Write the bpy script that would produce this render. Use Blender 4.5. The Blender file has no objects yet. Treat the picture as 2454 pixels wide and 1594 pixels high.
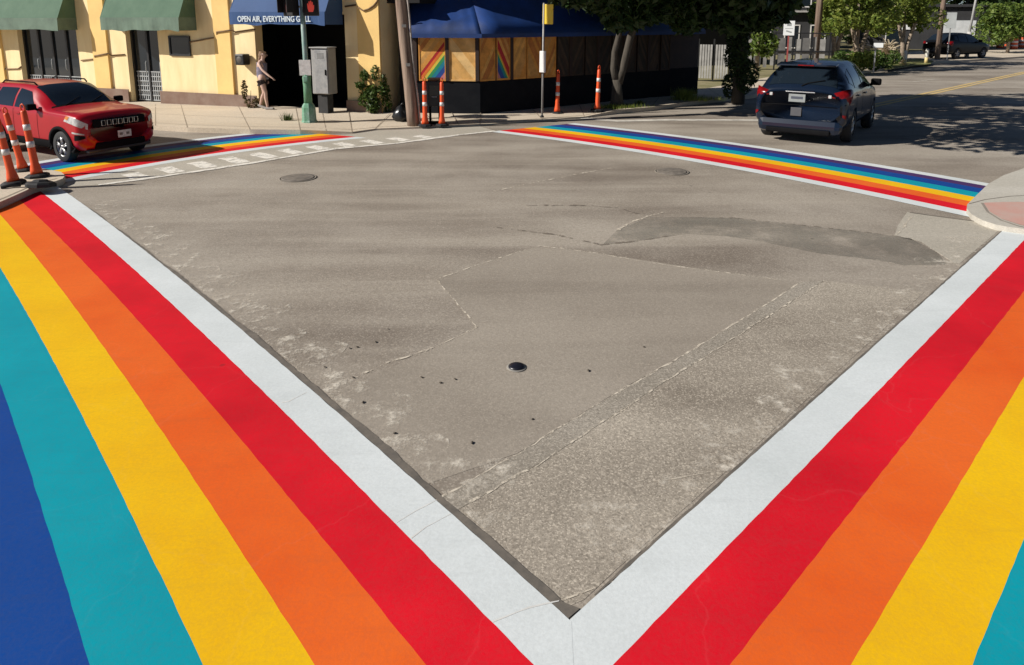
import bpy, bmesh, math, random
from mathutils import Vector, Matrix
from mathutils.geometry import tessellate_polygon
R = math.radians
random.seed(7)
scene = bpy.context.scene
COL = scene.collection

# ------------------------------------------------------------------ camera
W, H = 2454., 1594.
F, CX, CY, HZ, CH = 1654., 1227., 350., 46., 2.5
P = math.atan((CY - HZ) / F)
cam = bpy.data.cameras.new('camera'); camo = bpy.data.objects.new('camera', cam); COL.objects.link(camo)
cam.sensor_width = 36; cam.lens = F / W * 36
cam.shift_y = -(H / 2 - CY) / W
cam.clip_start = .05; cam.clip_end = 2000
camo.location = (0, 0, CH); camo.rotation_euler = (math.pi / 2 - P, 0, 0)
scene.camera = camo

def ray(x, y):
    u = (x - CX) / F; v = (y - CY) / F
    return Vector((u, math.cos(P) - v * math.sin(P), -math.sin(P) - v * math.cos(P)))
def g(x, y, z=0.0):
    """ground point (height z) seen at photo position x, y"""
    r = ray(x, y); t = (z - CH) / r.z
    return Vector((r.x * t, r.y * t, z))
def at_depth(x, y, d):
    r = ray(x, y); t = d / r.y
    return Vector((r.x * t, d, CH + r.z * t))
def zpix(y, d):
    """height of a thing at distance d that shows at photo row y"""
    return at_depth(CX, y, d).z

# ------------------------------------------------------------------ materials
def lin(c):
    return tuple((v / 255 / 12.92) if v / 255 <= .04045 else ((v / 255 + .055) / 1.055) ** 2.4 for v in c)
MATS = {}
def nodes(name):
    m = bpy.data.materials.new(name); m.use_nodes = True
    nt = m.node_tree; b = nt.nodes['Principled BSDF']
    return m, nt, b
def N(nt, t, **kw):
    n = nt.nodes.new(t)
    for k, v in kw.items():
        if k in n.inputs: n.inputs[k].default_value = v
        else: setattr(n, k, v)
    return n
def mixc(nt, fac, a, b, blend='MIX'):
    n = nt.nodes.new('ShaderNodeMix'); n.data_type = 'RGBA'; n.blend_type = blend
    for s, v in ((0, fac), (6, a), (7, b)):
        if hasattr(v, 'links'): nt.links.new(v, n.inputs[s])
        elif isinstance(v, (tuple, list)): n.inputs[s].default_value = (*v[:3], 1)
        else: n.inputs[s].default_value = v
    return n.outputs[2]
def ramp(nt, src, p0, p1, c0=(0, 0, 0), c1=(1, 1, 1)):
    n = nt.nodes.new('ShaderNodeValToRGB')
    n.color_ramp.elements[0].position = p0; n.color_ramp.elements[1].position = p1
    n.color_ramp.elements[0].color = (*c0, 1); n.color_ramp.elements[1].color = (*c1, 1)
    nt.links.new(src, n.inputs[0]); return n.outputs[0]
def coords(nt, scale=(1, 1, 1), rot=(0, 0, 0), kind='Object'):
    tc = nt.nodes.new('ShaderNodeTexCoord'); mp = nt.nodes.new('ShaderNodeMapping')
    mp.inputs['Scale'].default_value = scale; mp.inputs['Rotation'].default_value = rot
    nt.links.new(tc.outputs[kind], mp.inputs['Vector']); return mp.outputs[0]
def noise(nt, vec, scale, detail=4, rough=.6, dist=0):
    n = N(nt, 'ShaderNodeTexNoise', Scale=scale, Detail=detail, Roughness=rough, Distortion=dist)
    nt.links.new(vec, n.inputs['Vector']); return n.outputs['Fac']
def bump(nt, b, src, strength, dist=.01):
    n = N(nt, 'ShaderNodeBump', Strength=strength, Distance=dist)
    nt.links.new(src, n.inputs['Height']); nt.links.new(n.outputs[0], b.inputs['Normal'])

def mat(name, c, rough=.6, var=.12, scale=3., c2=None, metal=0., bmp=0., bscale=40., coat=0., stretch=(1, 1, 1), spec=.5):
    """plain weathered surface: base colour c drifting to c2 (or a darker c)"""
    if name in MATS: return MATS[name]
    m, nt, b = nodes(name)
    v = coords(nt, stretch)
    if c2 is None: c2 = tuple(x * (1 - 2.2 * var) for x in c)
    f = ramp(nt, noise(nt, v, scale, 6, .65), .35, .7)
    nt.links.new(mixc(nt, f, c, c2), b.inputs['Base Color'])
    b.inputs['Roughness'].default_value = rough; b.inputs['Metallic'].default_value = metal
    b.inputs['Coat Weight'].default_value = coat; b.inputs['Specular IOR Level'].default_value = spec
    if bmp: bump(nt, b, noise(nt, v, bscale, 3, .6), bmp)
    MATS[name] = m; return m

def glow(name, c, s):
    m, nt, b = nodes(name)
    b.inputs['Base Color'].default_value = (*c, 1); b.inputs['Emission Color'].default_value = (*c, 1)
    b.inputs['Emission Strength'].default_value = s; return m

def road_mat(name, c, c2, grain, grain_scale, light=(.42, .37, .31), streak=.5):
    m, nt, b = nodes(name)
    v = coords(nt); vs = coords(nt, (.16, 1.25, 1), (0, 0, R(-46)))
    big = noise(nt, v, .35, 5, .6); st = noise(nt, vs, 1.0, 5, .55, .6)
    col = mixc(nt, ramp(nt, st, .38, .66), c, c2)
    col = mixc(nt, ramp(nt, big, .42, .75, (0, 0, 0), (streak,) * 3), col, light)
    gr = noise(nt, v, grain_scale, 3, .75)
    col = mixc(nt, ramp(nt, gr, .35, .68, (0, 0, 0), (grain,) * 3), col, tuple(x * .42 for x in c))
    gl = noise(nt, v, grain_scale * 1.7, 2, .7)
    col = mixc(nt, ramp(nt, gl, .6, .78, (0, 0, 0), (grain,) * 3), col, tuple(min(1, x * 1.7) for x in light))
    # exposed stones
    vs2 = N(nt, 'ShaderNodeTexVoronoi', Scale=75. + grain_scale); nt.links.new(v, vs2.inputs['Vector'])
    sp = nt.nodes.new('ShaderNodeSeparateColor'); nt.links.new(vs2.outputs['Color'], sp.inputs[0])
    col = mixc(nt, ramp(nt, sp.outputs[0], .7, .95, (0, 0, 0), (grain * .75,) * 3), col, tuple(min(1, x * 1.45) for x in light))
    col = mixc(nt, ramp(nt, sp.outputs[1], .72, .95, (0, 0, 0), (grain * .8,) * 3), col, tuple(x * .5 for x in c))
    # small dark pits and gum spots
    vo = N(nt, 'ShaderNodeTexVoronoi', Scale=2.3); nt.links.new(v, vo.inputs['Vector'])
    sel = noise(nt, v, .8, 2)
    spot = ramp(nt, vo.outputs['Distance'], .035, .07, (1, 1, 1), (0, 0, 0))
    mm = N(nt, 'ShaderNodeMath', operation='MULTIPLY'); nt.links.new(spot, mm.inputs[0]); nt.links.new(ramp(nt, sel, .5, .6), mm.inputs[1])
    m2 = N(nt, 'ShaderNodeMath', operation='MULTIPLY'); nt.links.new(mm.outputs[0], m2.inputs[0]); m2.inputs[1].default_value = .7
    col = mixc(nt, m2.outputs[0], col, (.05, .04, .035))
    nt.links.new(col, b.inputs['Base Color']); b.inputs['Roughness'].default_value = .85
    b.inputs['Specular IOR Level'].default_value = .25
    bump(nt, b, gr, .35, .006)
    MATS[name] = m; return m

def paint_mat(name, c, wear=.5, dark=None):
    """thermoplastic road paint: slightly uneven coat, faint joints showing through, rubbed spots"""
    m, nt, b = nodes(name)
    v = coords(nt); vs = coords(nt, (1, 6, 1), (0, 0, R(-44)))
    a = noise(nt, v, .9, 5, .6); f = noise(nt, v, 60, 3, .7); s = noise(nt, vs, 1.3, 5, .7)
    d = dark or tuple(x * .78 for x in c)
    col = mixc(nt, ramp(nt, a, .38, .72), c, d)
    col = mixc(nt, ramp(nt, s, .55, .8, (0, 0, 0), (.5,) * 3), col, tuple(x * .72 + .012 for x in c))
    col = mixc(nt, ramp(nt, f, .3, .7, (.14,) * 3, (0, 0, 0)), col, (.1, .09, .08))
    # hairline cracks telegraphing through
    vo = N(nt, 'ShaderNodeTexVoronoi', Scale=.8, feature='DISTANCE_TO_EDGE')
    dn = nt.nodes.new('ShaderNodeVectorMath'); dn.operation = 'ADD'
    nz = N(nt, 'ShaderNodeTexNoise', Scale=3., Detail=4.); nt.links.new(v, nz.inputs['Vector'])
    sc = nt.nodes.new('ShaderNodeVectorMath'); sc.operation = 'SCALE'; sc.inputs['Scale'].default_value = .35
    nt.links.new(nz.outputs['Color'], sc.inputs[0]); nt.links.new(v, dn.inputs[0]); nt.links.new(sc.outputs[0], dn.inputs[1])
    nt.links.new(dn.outputs[0], vo.inputs['Vector'])
    cr = ramp(nt, vo.outputs['Distance'], .0, .006, (.08 * wear,) * 3, (0, 0, 0))
    col = mixc(nt, cr, col, tuple(min(1, x * .55 + .3) for x in c))
    # worn pits
    v2 = N(nt, 'ShaderNodeTexVoronoi', Scale=1.6); nt.links.new(v, v2.inputs['Vector'])
    pit = ramp(nt, v2.outputs['Distance'], .02, .04, (.7, .7, .7), (0, 0, 0))
    mm = N(nt, 'ShaderNodeMath', operation='MULTIPLY'); nt.links.new(pit, mm.inputs[0]); nt.links.new(ramp(nt, noise(nt, v, .6, 2), .52, .6), mm.inputs[1])
    col = mixc(nt, mm.outputs[0], col, tuple(x * .35 + .02 for x in c))
    nt.links.new(col, b.inputs['Base Color'])
    b.inputs['Roughness'].default_value = .7; b.inputs['Specular IOR Level'].default_value = .08
    bump(nt, b, f, .15, .004)
    MATS[name] = m; return m

def leaf_mat(name, c, c2, trans=.25):
    m = bpy.data.materials.new(name); m.use_nodes = True
    nt = m.node_tree; b = nt.nodes['Principled BSDF']; out = nt.nodes['Material Output']
    geo = nt.nodes.new('ShaderNodeNewGeometry')
    col = mixc(nt, geo.outputs['Random Per Island'], c, c2)
    nt.links.new(col, b.inputs['Base Color']); b.inputs['Roughness'].default_value = .5
    b.inputs['Specular IOR Level'].default_value = .3
    t = nt.nodes.new('ShaderNodeBsdfTranslucent'); nt.links.new(col, t.inputs['Color'])
    mx = nt.nodes.new('ShaderNodeMixShader'); mx.inputs[0].default_value = trans
    nt.links.new(b.outputs[0], mx.inputs[1]); nt.links.new(t.outputs[0], mx.inputs[2]); nt.links.new(mx.outputs[0], out.inputs[0])
    MATS[name] = m; return m

def glass(name, c=(.012, .018, .024)):
    m, nt, b = nodes(name)
    b.inputs['Base Color'].default_value = (*c, 1); b.inputs['Roughness'].default_value = .06
    b.inputs['Specular IOR Level'].default_value = .6; return m

# ------------------------------------------------------------------ mesh building
class MB:
    def __init__(s): s.v = []; s.f = []; s.mi = []; s.sm = []
    def add(s, vs, fs, m=0, smooth=False):
        o = len(s.v); s.v += [tuple(v) for v in vs]
        for f in fs: s.f.append([i + o for i in f]); s.mi.append(m); s.sm.append(smooth)
    def box(s, c, d, rz=0, m=0, rx=0, ry=0, bev=0):
        x, y, z = (q / 2 for q in d)
        M = Matrix.Translation(c) @ Matrix.Rotation(rz, 4, 'Z') @ Matrix.Rotation(ry, 4, 'Y') @ Matrix.Rotation(rx, 4, 'X')
        if bev:
            bm = bmesh.new(); bmesh.ops.create_cube(bm, size=1)
            bmesh.ops.scale(bm, vec=d, verts=bm.verts)
            bmesh.ops.bevel(bm, geom=bm.edges[:], offset=bev, segments=2, affect='EDGES', profile=.5)
            bm.verts.index_update()
            s.add([M @ v.co for v in bm.verts], [[v.index for v in f.verts] for f in bm.faces], m); bm.free(); return
        vs = [M @ Vector((a * x, b * y, e * z)) for a in (-1, 1) for b in (-1, 1) for e in (-1, 1)]
        s.add(vs, [(0, 1, 3, 2), (4, 6, 7, 5), (0, 4, 5, 1), (2, 3, 7, 6), (0, 2, 6, 4), (1, 5, 7, 3)], m)
    def tube(s, pts, rad, n=10, m=0, cap=True, smooth=True):
        pts = [Vector(p) for p in pts]
        if not isinstance(rad, (list, tuple)): rad = [rad] * len(pts)
        vs = []; a = None
        for i, p in enumerate(pts):
            d = (pts[min(i + 1, len(pts) - 1)] - pts[max(i - 1, 0)]).normalized()
            if a is None: a = d.orthogonal().normalized()
            else:
                a = (a - d * a.dot(d)); a = a.normalized() if a.length > 1e-6 else d.orthogonal().normalized()
            b = d.cross(a)
            for k in range(n):
                t = 2 * math.pi * k / n
                vs.append(p + (a * math.cos(t) + b * math.sin(t)) * rad[i])
        fs = [(i * n + k, i * n + (k + 1) % n, (i + 1) * n + (k + 1) % n, (i + 1) * n + k) for i in range(len(pts) - 1) for k in range(n)]
        if cap: fs += [list(range(n))[::-1], [(len(pts) - 1) * n + k for k in range(n)]]
        s.add(vs, fs, m, smooth)
    def lathe(s, prof, n=16, m=0, c=(0, 0, 0), smooth=True, ph=0):
        vs = []
        for r, z in prof:
            for k in range(n):
                t = 2 * math.pi * k / n + ph; vs.append((c[0] + r * math.cos(t), c[1] + r * math.sin(t), c[2] + z))
        L = len(prof)
        fs = [(i * n + k, i * n + (k + 1) % n, (i + 1) * n + (k + 1) % n, (i + 1) * n + k) for i in range(L - 1) for k in range(n)]
        fs += [list(range(n))[::-1], [(L - 1) * n + k for k in range(n)]]
        s.add(vs, fs, m, smooth)
    def prism(s, poly, off, m=0):
        """poly: 3d points of a flat outline, off: extrusion vector"""
        off = Vector(off); a = [Vector(p) for p in poly]; n = len(a)
        tri = tessellate_polygon([a])
        fs = [list(t) for t in tri] + [[i + n for i in t][::-1] for t in tri]
        fs += [(i, (i + 1) % n, (i + 1) % n + n, i + n) for i in range(n)]
        s.add(a + [p + off for p in a], fs, m)
    def sheet(s, poly, m=0):
        a = [Vector(p) for p in poly]
        fs = []
        for t in tessellate_polygon([a]):
            nrm = (a[t[1]] - a[t[0]]).cross(a[t[2]] - a[t[0]])
            fs.append(t if nrm.z >= 0 else t[::-1])
        s.add(a, fs, m)
    def build(s, name, mats, parent=None, smooth=None, recalc=True):
        me = bpy.data.meshes.new(name); me.from_pydata(s.v, [], s.f)
        if not isinstance(mats, (list, tuple)): mats = [mats]
        for q in mats: me.materials.append(q)
        for p, mi, sm in zip(me.polygons, s.mi, s.sm): p.material_index = mi; p.use_smooth = sm if smooth is None else smooth
        if recalc:
            bm = bmesh.new(); bm.from_mesh(me); bmesh.ops.recalc_face_normals(bm, faces=bm.faces); bm.to_mesh(me); bm.free()
        o = bpy.data.objects.new(name, me); COL.objects.link(o)
        if parent: o.parent = parent
        return o
def tag(o, label=None, cat=None, group=None, kind=None):
    if label: o['label'] = label
    if cat: o['category'] = cat
    if group: o['group'] = group
    if kind: o['kind'] = kind
    return o
def thing(name, label, cat, loc=(0, 0, 0), rz=0, group=None, tilt=None):
    o = bpy.data.objects.new(name, None); o.empty_display_size = .2; COL.objects.link(o)
    o.location = loc; o.rotation_euler = (tilt[0], tilt[1], rz) if tilt else (0, 0, rz)
    return tag(o, label, cat, group)
def struct(o): return tag(o, kind='structure')
def dup(root, loc, rz, label, group=None, tilt=None, scale=1):
    r = root.copy(); COL.objects.link(r); r.location = loc
    r.rotation_euler = (tilt[0], tilt[1], rz) if tilt else (0, 0, rz); r['label'] = label
    r.scale = (scale,) * 3
    if group: r['group'] = group
    for ch in list(root.children):
        c = ch.copy(); COL.objects.link(c); c.parent = r
        for q in list(ch.children):
            d = q.copy(); COL.objects.link(d); d.parent = c
    return r
def text_obj(name, body, size, m, parent, mtx, depth=.004, bold=0.0, xs=1.0):
    cu = bpy.data.curves.new(name, 'FONT'); cu.body = body; cu.size = size; cu.extrude = depth; cu.offset = bold
    cu.align_x = 'LEFT'; cu.align_y = 'BOTTOM_BASELINE'
    t = bpy.data.objects.new(name + '_tmp', cu); COL.objects.link(t)
    dg = bpy.context.evaluated_depsgraph_get(); dg.update()
    me = bpy.data.meshes.new_from_object(t.evaluated_get(dg)); bpy.data.objects.remove(t)
    me.transform(Matrix.Diagonal((xs, 1, 1, 1))); me.transform(mtx)
    me.materials.clear(); me.materials.append(m)
    o = bpy.data.objects.new(name, me); COL.objects.link(o); o.parent = parent; return o

# ------------------------------------------------------------------ light and sky
EL = 33.; AZ = R(15.5); SUN_DIR = Vector((math.cos(R(EL)) * math.cos(AZ), math.cos(R(EL)) * math.sin(AZ), -math.sin(R(EL))))
world = bpy.data.worlds.new("World"); scene.world = world; world.use_nodes = True
wn = world.node_tree; sky = wn.nodes.new('ShaderNodeTexSky'); sky.sky_type = 'NISHITA'; sky.sun_disc = False
sky.sun_elevation = R(EL); sky.sun_rotation = R(-90) - AZ; sky.air_density = .55; sky.dust_density = .15
wn.links.new(sky.outputs[0], wn.nodes['Background'].inputs[0]); wn.nodes['Background'].inputs[1].default_value = .05
sl = bpy.data.lights.new('sun', 'SUN'); sl.energy = 5.0; sl.angle = R(.5); sl.color = (1, .95, .87)
so = bpy.data.objects.new('sun', sl); COL.objects.link(so); so.rotation_euler = SUN_DIR.to_track_quat('-Z', 'Y').to_euler()
vs_ = scene.view_settings; vs_.view_transform = 'Standard'; vs_.look = 'None'; vs_.gamma = 1; vs_.use_curve_mapping = False
vs_.exposure = .25
scene.cycles.max_bounces = 6; scene.cycles.use_denoising = True

# ------------------------------------------------------------------ common materials
ROAD = road_mat('road_concrete', (.21, .175, .142), (.375, .328, .272), .3, 26, (.475, .425, .362), .85)
COARSE = road_mat('coarse_aggregate', (.25, .213, .172), (.38, .333, .274), .5, 44, (.56, .50, .415), .95)
PATCH = road_mat('patched_concrete', (.33, .287, .238), (.255, .219, .18), .25, 30, (.42, .372, .312), .75)
GREYP = road_mat('grey_green_patch', (.205, .188, .16), (.285, .262, .22), .3, 30, (.36, .328, .278), .8)
def patchy(m_, scale, lo, hi):
    nt = m_.node_tree; out = nt.nodes['Material Output']; b = nt.nodes['Principled BSDF']
    tr = nt.nodes.new('ShaderNodeBsdfTransparent'); mx = nt.nodes.new('ShaderNodeMixShader')
    nt.links.new(ramp(nt, noise(nt, coords(nt), scale, 7, .7), lo, hi), mx.inputs[0])
    nt.links.new(tr.outputs[0], mx.inputs[1]); nt.links.new(b.outputs[0], mx.inputs[2]); nt.links.new(mx.outputs[0], out.inputs[0])
patchy(GREYP, 2.2, .34, .80)
PALEC = road_mat('pale_concrete', (.40, .365, .305), (.47, .43, .365), .3, 24, (.55, .505, .43), .5)
WALK = road_mat('sidewalk_concrete', (.56, .47, .36), (.64, .545, .43), .25, 18, (.72, .63, .51), .5)
STRIPC = road_mat('saw_cut_strip', (.28, .246, .202), (.36, .32, .268), .5, 44, (.47, .425, .36), .6)
def broken(name, c, scale, lo, hi):
    mm, nt, b = nodes(name); out = nt.nodes['Material Output']; b.inputs['Base Color'].default_value = (*c, 1); b.inputs['Roughness'].default_value = .9
    tr = nt.nodes.new('ShaderNodeBsdfTransparent'); mx = nt.nodes.new('ShaderNodeMixShader')
    nt.links.new(ramp(nt, noise(nt, coords(nt), scale, 6, .75), lo, hi), mx.inputs[0])
    nt.links.new(tr.outputs[0], mx.inputs[1]); nt.links.new(b.outputs[0], mx.inputs[2]); nt.links.new(mx.outputs[0], out.inputs[0]); return mm
LINE = broken('pale_mortar', (.62, .55, .45), 14, .44, .56)
GROOVE = mat('dark_groove', (.10, .09, .078), .9, .25, 7, c2=(.2, .17, .14))
WHITE = paint_mat('white_road_paint', (.71, .75, .76), .6, (.60, .64, .645))
OLDW = mat('worn_white_paint', (.52, .48, .41), .85, .3, 5, c2=(.33, .29, .24))
YELLOWL = mat('worn_yellow_paint', (.66, .46, .16), .8, .2, 4, c2=(.5, .38, .2))
STR = dict(red=paint_mat('red_road_paint', (.76, .008, .022), .5, (.55, .005, .016)),
           orange=paint_mat('orange_road_paint', (.83, .145, .02), .5, (.75, .10, .012)),
           yellow=paint_mat('yellow_road_paint', (.88, .52, .006), .4, (.80, .42, .006)),
           teal=paint_mat('teal_road_paint', (.0, .335, .42), .3, (.0, .275, .355)),
           blue=paint_mat('blue_road_paint', (.005, .062, .30), .3, (.004, .05, .25)),
           purple=paint_mat('purple_road_paint', (.075, .03, .13), .3, (.06, .025, .1)))

# ------------------------------------------------------------------ far kerb line, road, ground
WR = Vector((-4.3, 18.0)); WANG = R(-21.3)                       # right end and direction of the yellow wall
wx = Vector((math.cos(WANG), math.sin(WANG))); wo = Vector((math.sin(WANG), -math.cos(WANG)))
def wallxz(px, py, p=0.):
    """wall coordinates (x along, z) seen at a photo position on the plane p metres in front of the wall"""
    o = WR + wo * p; r = ray(px, py)
    k = o.dot(wo) / Vector((r.x, r.y)).dot(wo)
    q = Vector((r.x, r.y)) * k - o
    return q.dot(wx), CH + r.z * k
def wpt(px, z=0.):
    x, _ = wallxz(px, 100); q = WR + wx * x; return Vector((q.x, q.y, z))
curb_px = [(-1400, 285), (-400, 290), (0, 298), (300, 308), (450, 317), (600, 322), (720, 323), (844, 320), (900, 312), (1050, 306),
           (1150, 302), (1300, 290), (1400, 283), (1480, 273), (1561, 266), (1656, 252), (1804, 236), (1950, 203), (2075, 175), (2223, 154), (2454, 139)]
CURB = [g(*q) for q in curb_px] + [Vector((75, 74, 0)), Vector((180, 140, 0))]
INNER = [Vector((-60, 38, -.1)), wpt(-300, -.05), wpt(60, 0), wpt(300, .03), wpt(420, .06), wpt(560, .09), wpt(700, .12), Vector((-4.3, 18.0, .15)),
         Vector((-3.1, 17.35, .15)), Vector((-2.4, 18.1, .15)), Vector((-.81, 17.6, .15)), Vector((.5, 18.6, .15)), Vector((1.9, 19.6, .15)),
         Vector((3.2, 20.5, .15)), Vector((4.6, 21.4, .14)), Vector((5.6, 22.4, .13)), Vector((8, 25.2, .12)), Vector((11.5, 29.5, .12)),
         Vector((16, 36, .12)), Vector((22.5, 45, .12)), Vector((31.5, 53, .12)), Vector((76, 90, .12)), Vector((180, 190, .12))]
m = MB(); far = 400
m.sheet([(-far, -60, 0), (far, -60, 0), (far, 200, 0)] + [tuple(c) for c in reversed(CURB)] + [(-far, CURB[0].y + 60, 0)])
road = struct(m.build('road', ROAD))
m = MB(); m.add([(-900, -300, -1.2), (900, -300, -1.2), (900, 900, -1.2), (-900, 900, -1.2)], [(0, 1, 2, 3)])
struct(m.build('ground', mat('bare_soil', (.16, .13, .09), .9, .2, .5)))

def resample(a, b, n):
    return [a.lerp(b, i / n) for i in range(n + 1)]
# far sidewalk: kerb face, kerb top and a slab running back to the walls
m = MB(); rows = []
kz = lambda i: .035 if 7 <= i <= 12 else .11
KT = [Vector((c.x, c.y, kz(i))) for i, c in enumerate(CURB)]
m.add([Vector((c.x, c.y, -.05)) for c in CURB] + KT, [(i, i + 1, len(CURB) + i + 1, len(CURB) + i) for i in range(len(CURB) - 1)])
nr = 6; vs = []
for k, q in zip(KT, INNER):
    d = (q - k); e = q + Vector((d.x, d.y, 0)).normalized() * .35
    vs += resample(k, e, nr)
n = len(KT); wd = nr + 1
m.add(vs, [(i * wd + j, (i + 1) * wd + j, (i + 1) * wd + j + 1, i * wd + j + 1) for i in range(n - 1) for j in range(nr)])
struct(m.build('sidewalk', WALK))
# slab joints on the sidewalk
m = MB()
def ribbon(mb, pts, w, z=None, jit=0.):
    pts = [Vector(p) for p in pts]; L = []; Rr = []
    for i, p in enumerate(pts):
        d = (pts[min(i + 1, len(pts) - 1)] - pts[max(i - 1, 0)]); d.z = 0; d.normalize()
        nn = Vector((-d.y, d.x, 0)); ww = w / 2 * (1 + random.uniform(-jit, jit)); off = nn * random.uniform(-jit, jit) * w * .3
        a = p + nn * ww + off; b = p - nn * ww + off
        if z is not None: a.z = b.z = z
        L.append(a); Rr.append(b)
    k = len(pts); mb.add(L + Rr, [(i, i + k, i + k + 1, i + 1) for i in range(k - 1)])
def dens(pts, step=.12):
    out = []
    for a, b in zip(pts[:-1], pts[1:]):
        k = max(1, int((b - a).length / step)); out += [a.lerp(b, i / k) for i in range(k)]
    return out + [pts[-1]]
for i in range(2, 16):
    for t in ((0., .5) if i % 3 == 0 else (0.,)):
        a = KT[i].lerp(KT[i + 1], t); b = INNER[i].lerp(INNER[i + 1], t)
        ribbon(m, [a + Vector((0, 0, .004)), b + Vector((0, 0, .004))], .018)
a = [KT[i].lerp(INNER[i], .45) + Vector((0, 0, .004)) for i in range(1, 17)]
ribbon(m, a, .018)
ribbon(m, [k.lerp(q, .09) + Vector((0, 0, .004)) for k, q in zip(KT[1:20], INNER[1:20])], .02)
struct(m.build('sidewalk_joints', mat('joint_dirt', (.36, .29, .215), .95, .2, 4)))
# verge with short grass behind the street kerb on the right
m = MB()
m.sheet([tuple(q + Vector((0, 0, -.012))) for q in INNER[13:]] + [(180, 300, .1), (20, 300, .1), (-2, 60, .1), (-2, 27, .1)])
struct(m.build('verge', mat('dry_lawn', (.16, .15, .05), .9, .3, 1.2, c2=(.30, .25, .15))))

# pale gutter apron between crosswalks and the far corner
m = MB()
ap = [(150, 448), (236, 443), (420, 418), (600, 391), (806, 356), (953, 343), (1100, 323), (1188, 314)]
m.sheet([g(*q, .003) for q in ap] + [g(x, y + .5, .004) for x, y in [(1150, 303), (1050, 307), (900, 313), (844, 321), (720, 331), (600, 351), (400, 391), (169, 428)]])
struct(m.build('gutter_apron', PALEC))
m = MB()
ribbon(m, dens([g(*q, .009) for q in ap[1:]], .3), .12, None, .3)
# old ladder crossing, almost worn away
apw = [g(*q) for q in ap[1:]]
for k in range(11):
    t = -1.45 + .56 * k; st0 = Vector((-5.54, 12.35, 0)) + Vector((.666, .746, 0)) * t + Vector((.746, -.666, 0)) * (.06 + .05 * (t - .2) ** 2 - .12 + .1)
    dv = Vector((.74, -.67, 0)); L_ = None
    for p0, p1 in zip(apw[:-1], apw[1:]):
        e = p1 - p0; den = dv.x * e.y - dv.y * e.x
        if abs(den) < 1e-6: continue
        w_ = p0 - st0; kk = (w_.x * e.y - w_.y * e.x) / den; uu = (w_.x * dv.y - w_.y * dv.x) / den
        if -.02 <= uu <= 1.02 and kk > 0: L_ = kk
    if L_ and L_ > .5:
        a = st0 + dv * .12; b = st0 + dv * (L_ - .1); a.z = b.z = .006; ribbon(m, dens([a, b], .2), .27, None, .12)
struct(m.build('worn_crossing_bars', broken('worn_bar_paint', (.76, .72, .65), 6, .28, .52)))

# ------------------------------------------------------------------ patches, saw cuts and cracks in the road
m = MB()
sq = [(1046, 669), (1143, 783), (1020, 845), (880, 905), (780, 985), (1010, 1165), (1240, 1086), (1500, 926), (1615, 865), (1790, 762), (1915, 677), (1700, 648), (1434, 607), (1296, 589), (1231, 607)]
m.sheet([g(*q, .0015) for q in sq]); struct(m.build('road_patch', PATCH))
m = MB()
m.sheet([g(*q, .0015) for q in [(1478, 552), (1555, 520), (1650, 520), (1758, 523), (1930, 541), (2100, 560), (2183, 572), (2248, 606), (2270, 634), (2167, 636), (2100, 623), (1960, 607), (1878, 590), (1804, 575), (1740, 566), (1647, 561), (1532, 577), (1444, 586)]])
struct(m.build('road_patch', GREYP))
m = MB()
m.sheet([g(*q, .0015) for q in [(1080, 1232), (1300, 1107), (1500, 976), (1619, 899), (1786, 793), (1975, 673), (2130, 690), (2215, 700), (2100, 805), (1862, 1022), (1700, 1165), (1480, 1362), (1400, 1437), (1345, 1460)]])
struct(m.build('road_patch', COARSE))
m = MB()
m.sheet([g(*q, .0015) for q in [(2174, 508), (2338, 531), (2400, 547), (2300, 631), (2287, 632), (2208, 580), (2143, 566), (2152, 540)]])
struct(m.build('road_patch', PALEC))
m = MB()
s1 = [(1044, 1199), (1239, 1088), (1500, 928), (1615, 866), (1760, 777), (1919, 676)]
s2 = [(1080, 1231), (1300, 1106), (1500, 975), (1619, 898), (1786, 792), (1975, 672)]
m.sheet([g(*q, .003) for q in s1] + [g(*q, .003) for q in reversed(s2)])
struct(m.build('saw_cut_trench', STRIPC))
m = MB()
def crack(px, w, j=.6, z=.0045): ribbon(m, [p + Vector((random.uniform(-.008, .008), random.uniform(-.008, .008), 0)) for p in dens([g(*q, z) for q in px], .07)], w * .65, None, j)
crack(s1, .022); crack(s2, .022)
crack([(1046, 669), (1143, 783)], .022, .4); crack([(1046, 669), (1140, 636), (1231, 607), (1296, 589)], .03, .8); crack([(1296, 589), (1434, 607), (1560, 630), (1700, 648), (1906, 675)], .028, .9)
crack([(1143, 783), (1080, 815), (1000, 847), (920, 872), (850, 905)], .03, .9)
crack([(2183, 572), (2208, 580), (2248, 606), (2287, 632), (2310, 645)], .02); crack([(2143, 566), (2165, 548), (2182, 520)], .03, .9)
crack([(1476, 552), (1520, 530), (1555, 518), (1590, 508)], .05, .9); crack([(1185, 458), (1250, 444), (1310, 432), (1400, 414), (1480, 400)], .05, .9)
crack([(1511, 866), (1560, 876)], .02); crack([(1345, 1437), (1420, 1415), (1480, 1392)], .012); crack([(1470, 1150), (1580, 1150), (1690, 1135)], .008)
crack([(2100, 623), (2167, 636), (2240, 640)], .012)
struct(m.build('road_cracks', LINE))
m = MB()
def dcrack(px, w): ribbon(m, dens([g(*q, .0042) for q in px], .1), w, None, .6)
dcrack([(1190, 545), (1330, 562), (1440, 586), (1532, 577), (1600, 566)], .035); dcrack([(1260, 492), (1400, 492), (1480, 498), (1530, 512)], .05)
dcrack([(1650, 521), (1758, 522), (1930, 540), (2100, 559), (2183, 571)], .02)
struct(m.build('road_seams', broken('dark_seam', (.17, .14, .11), 9, .46, .6)))  # dark crack lines along the road seams, broken up by noise

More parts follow.
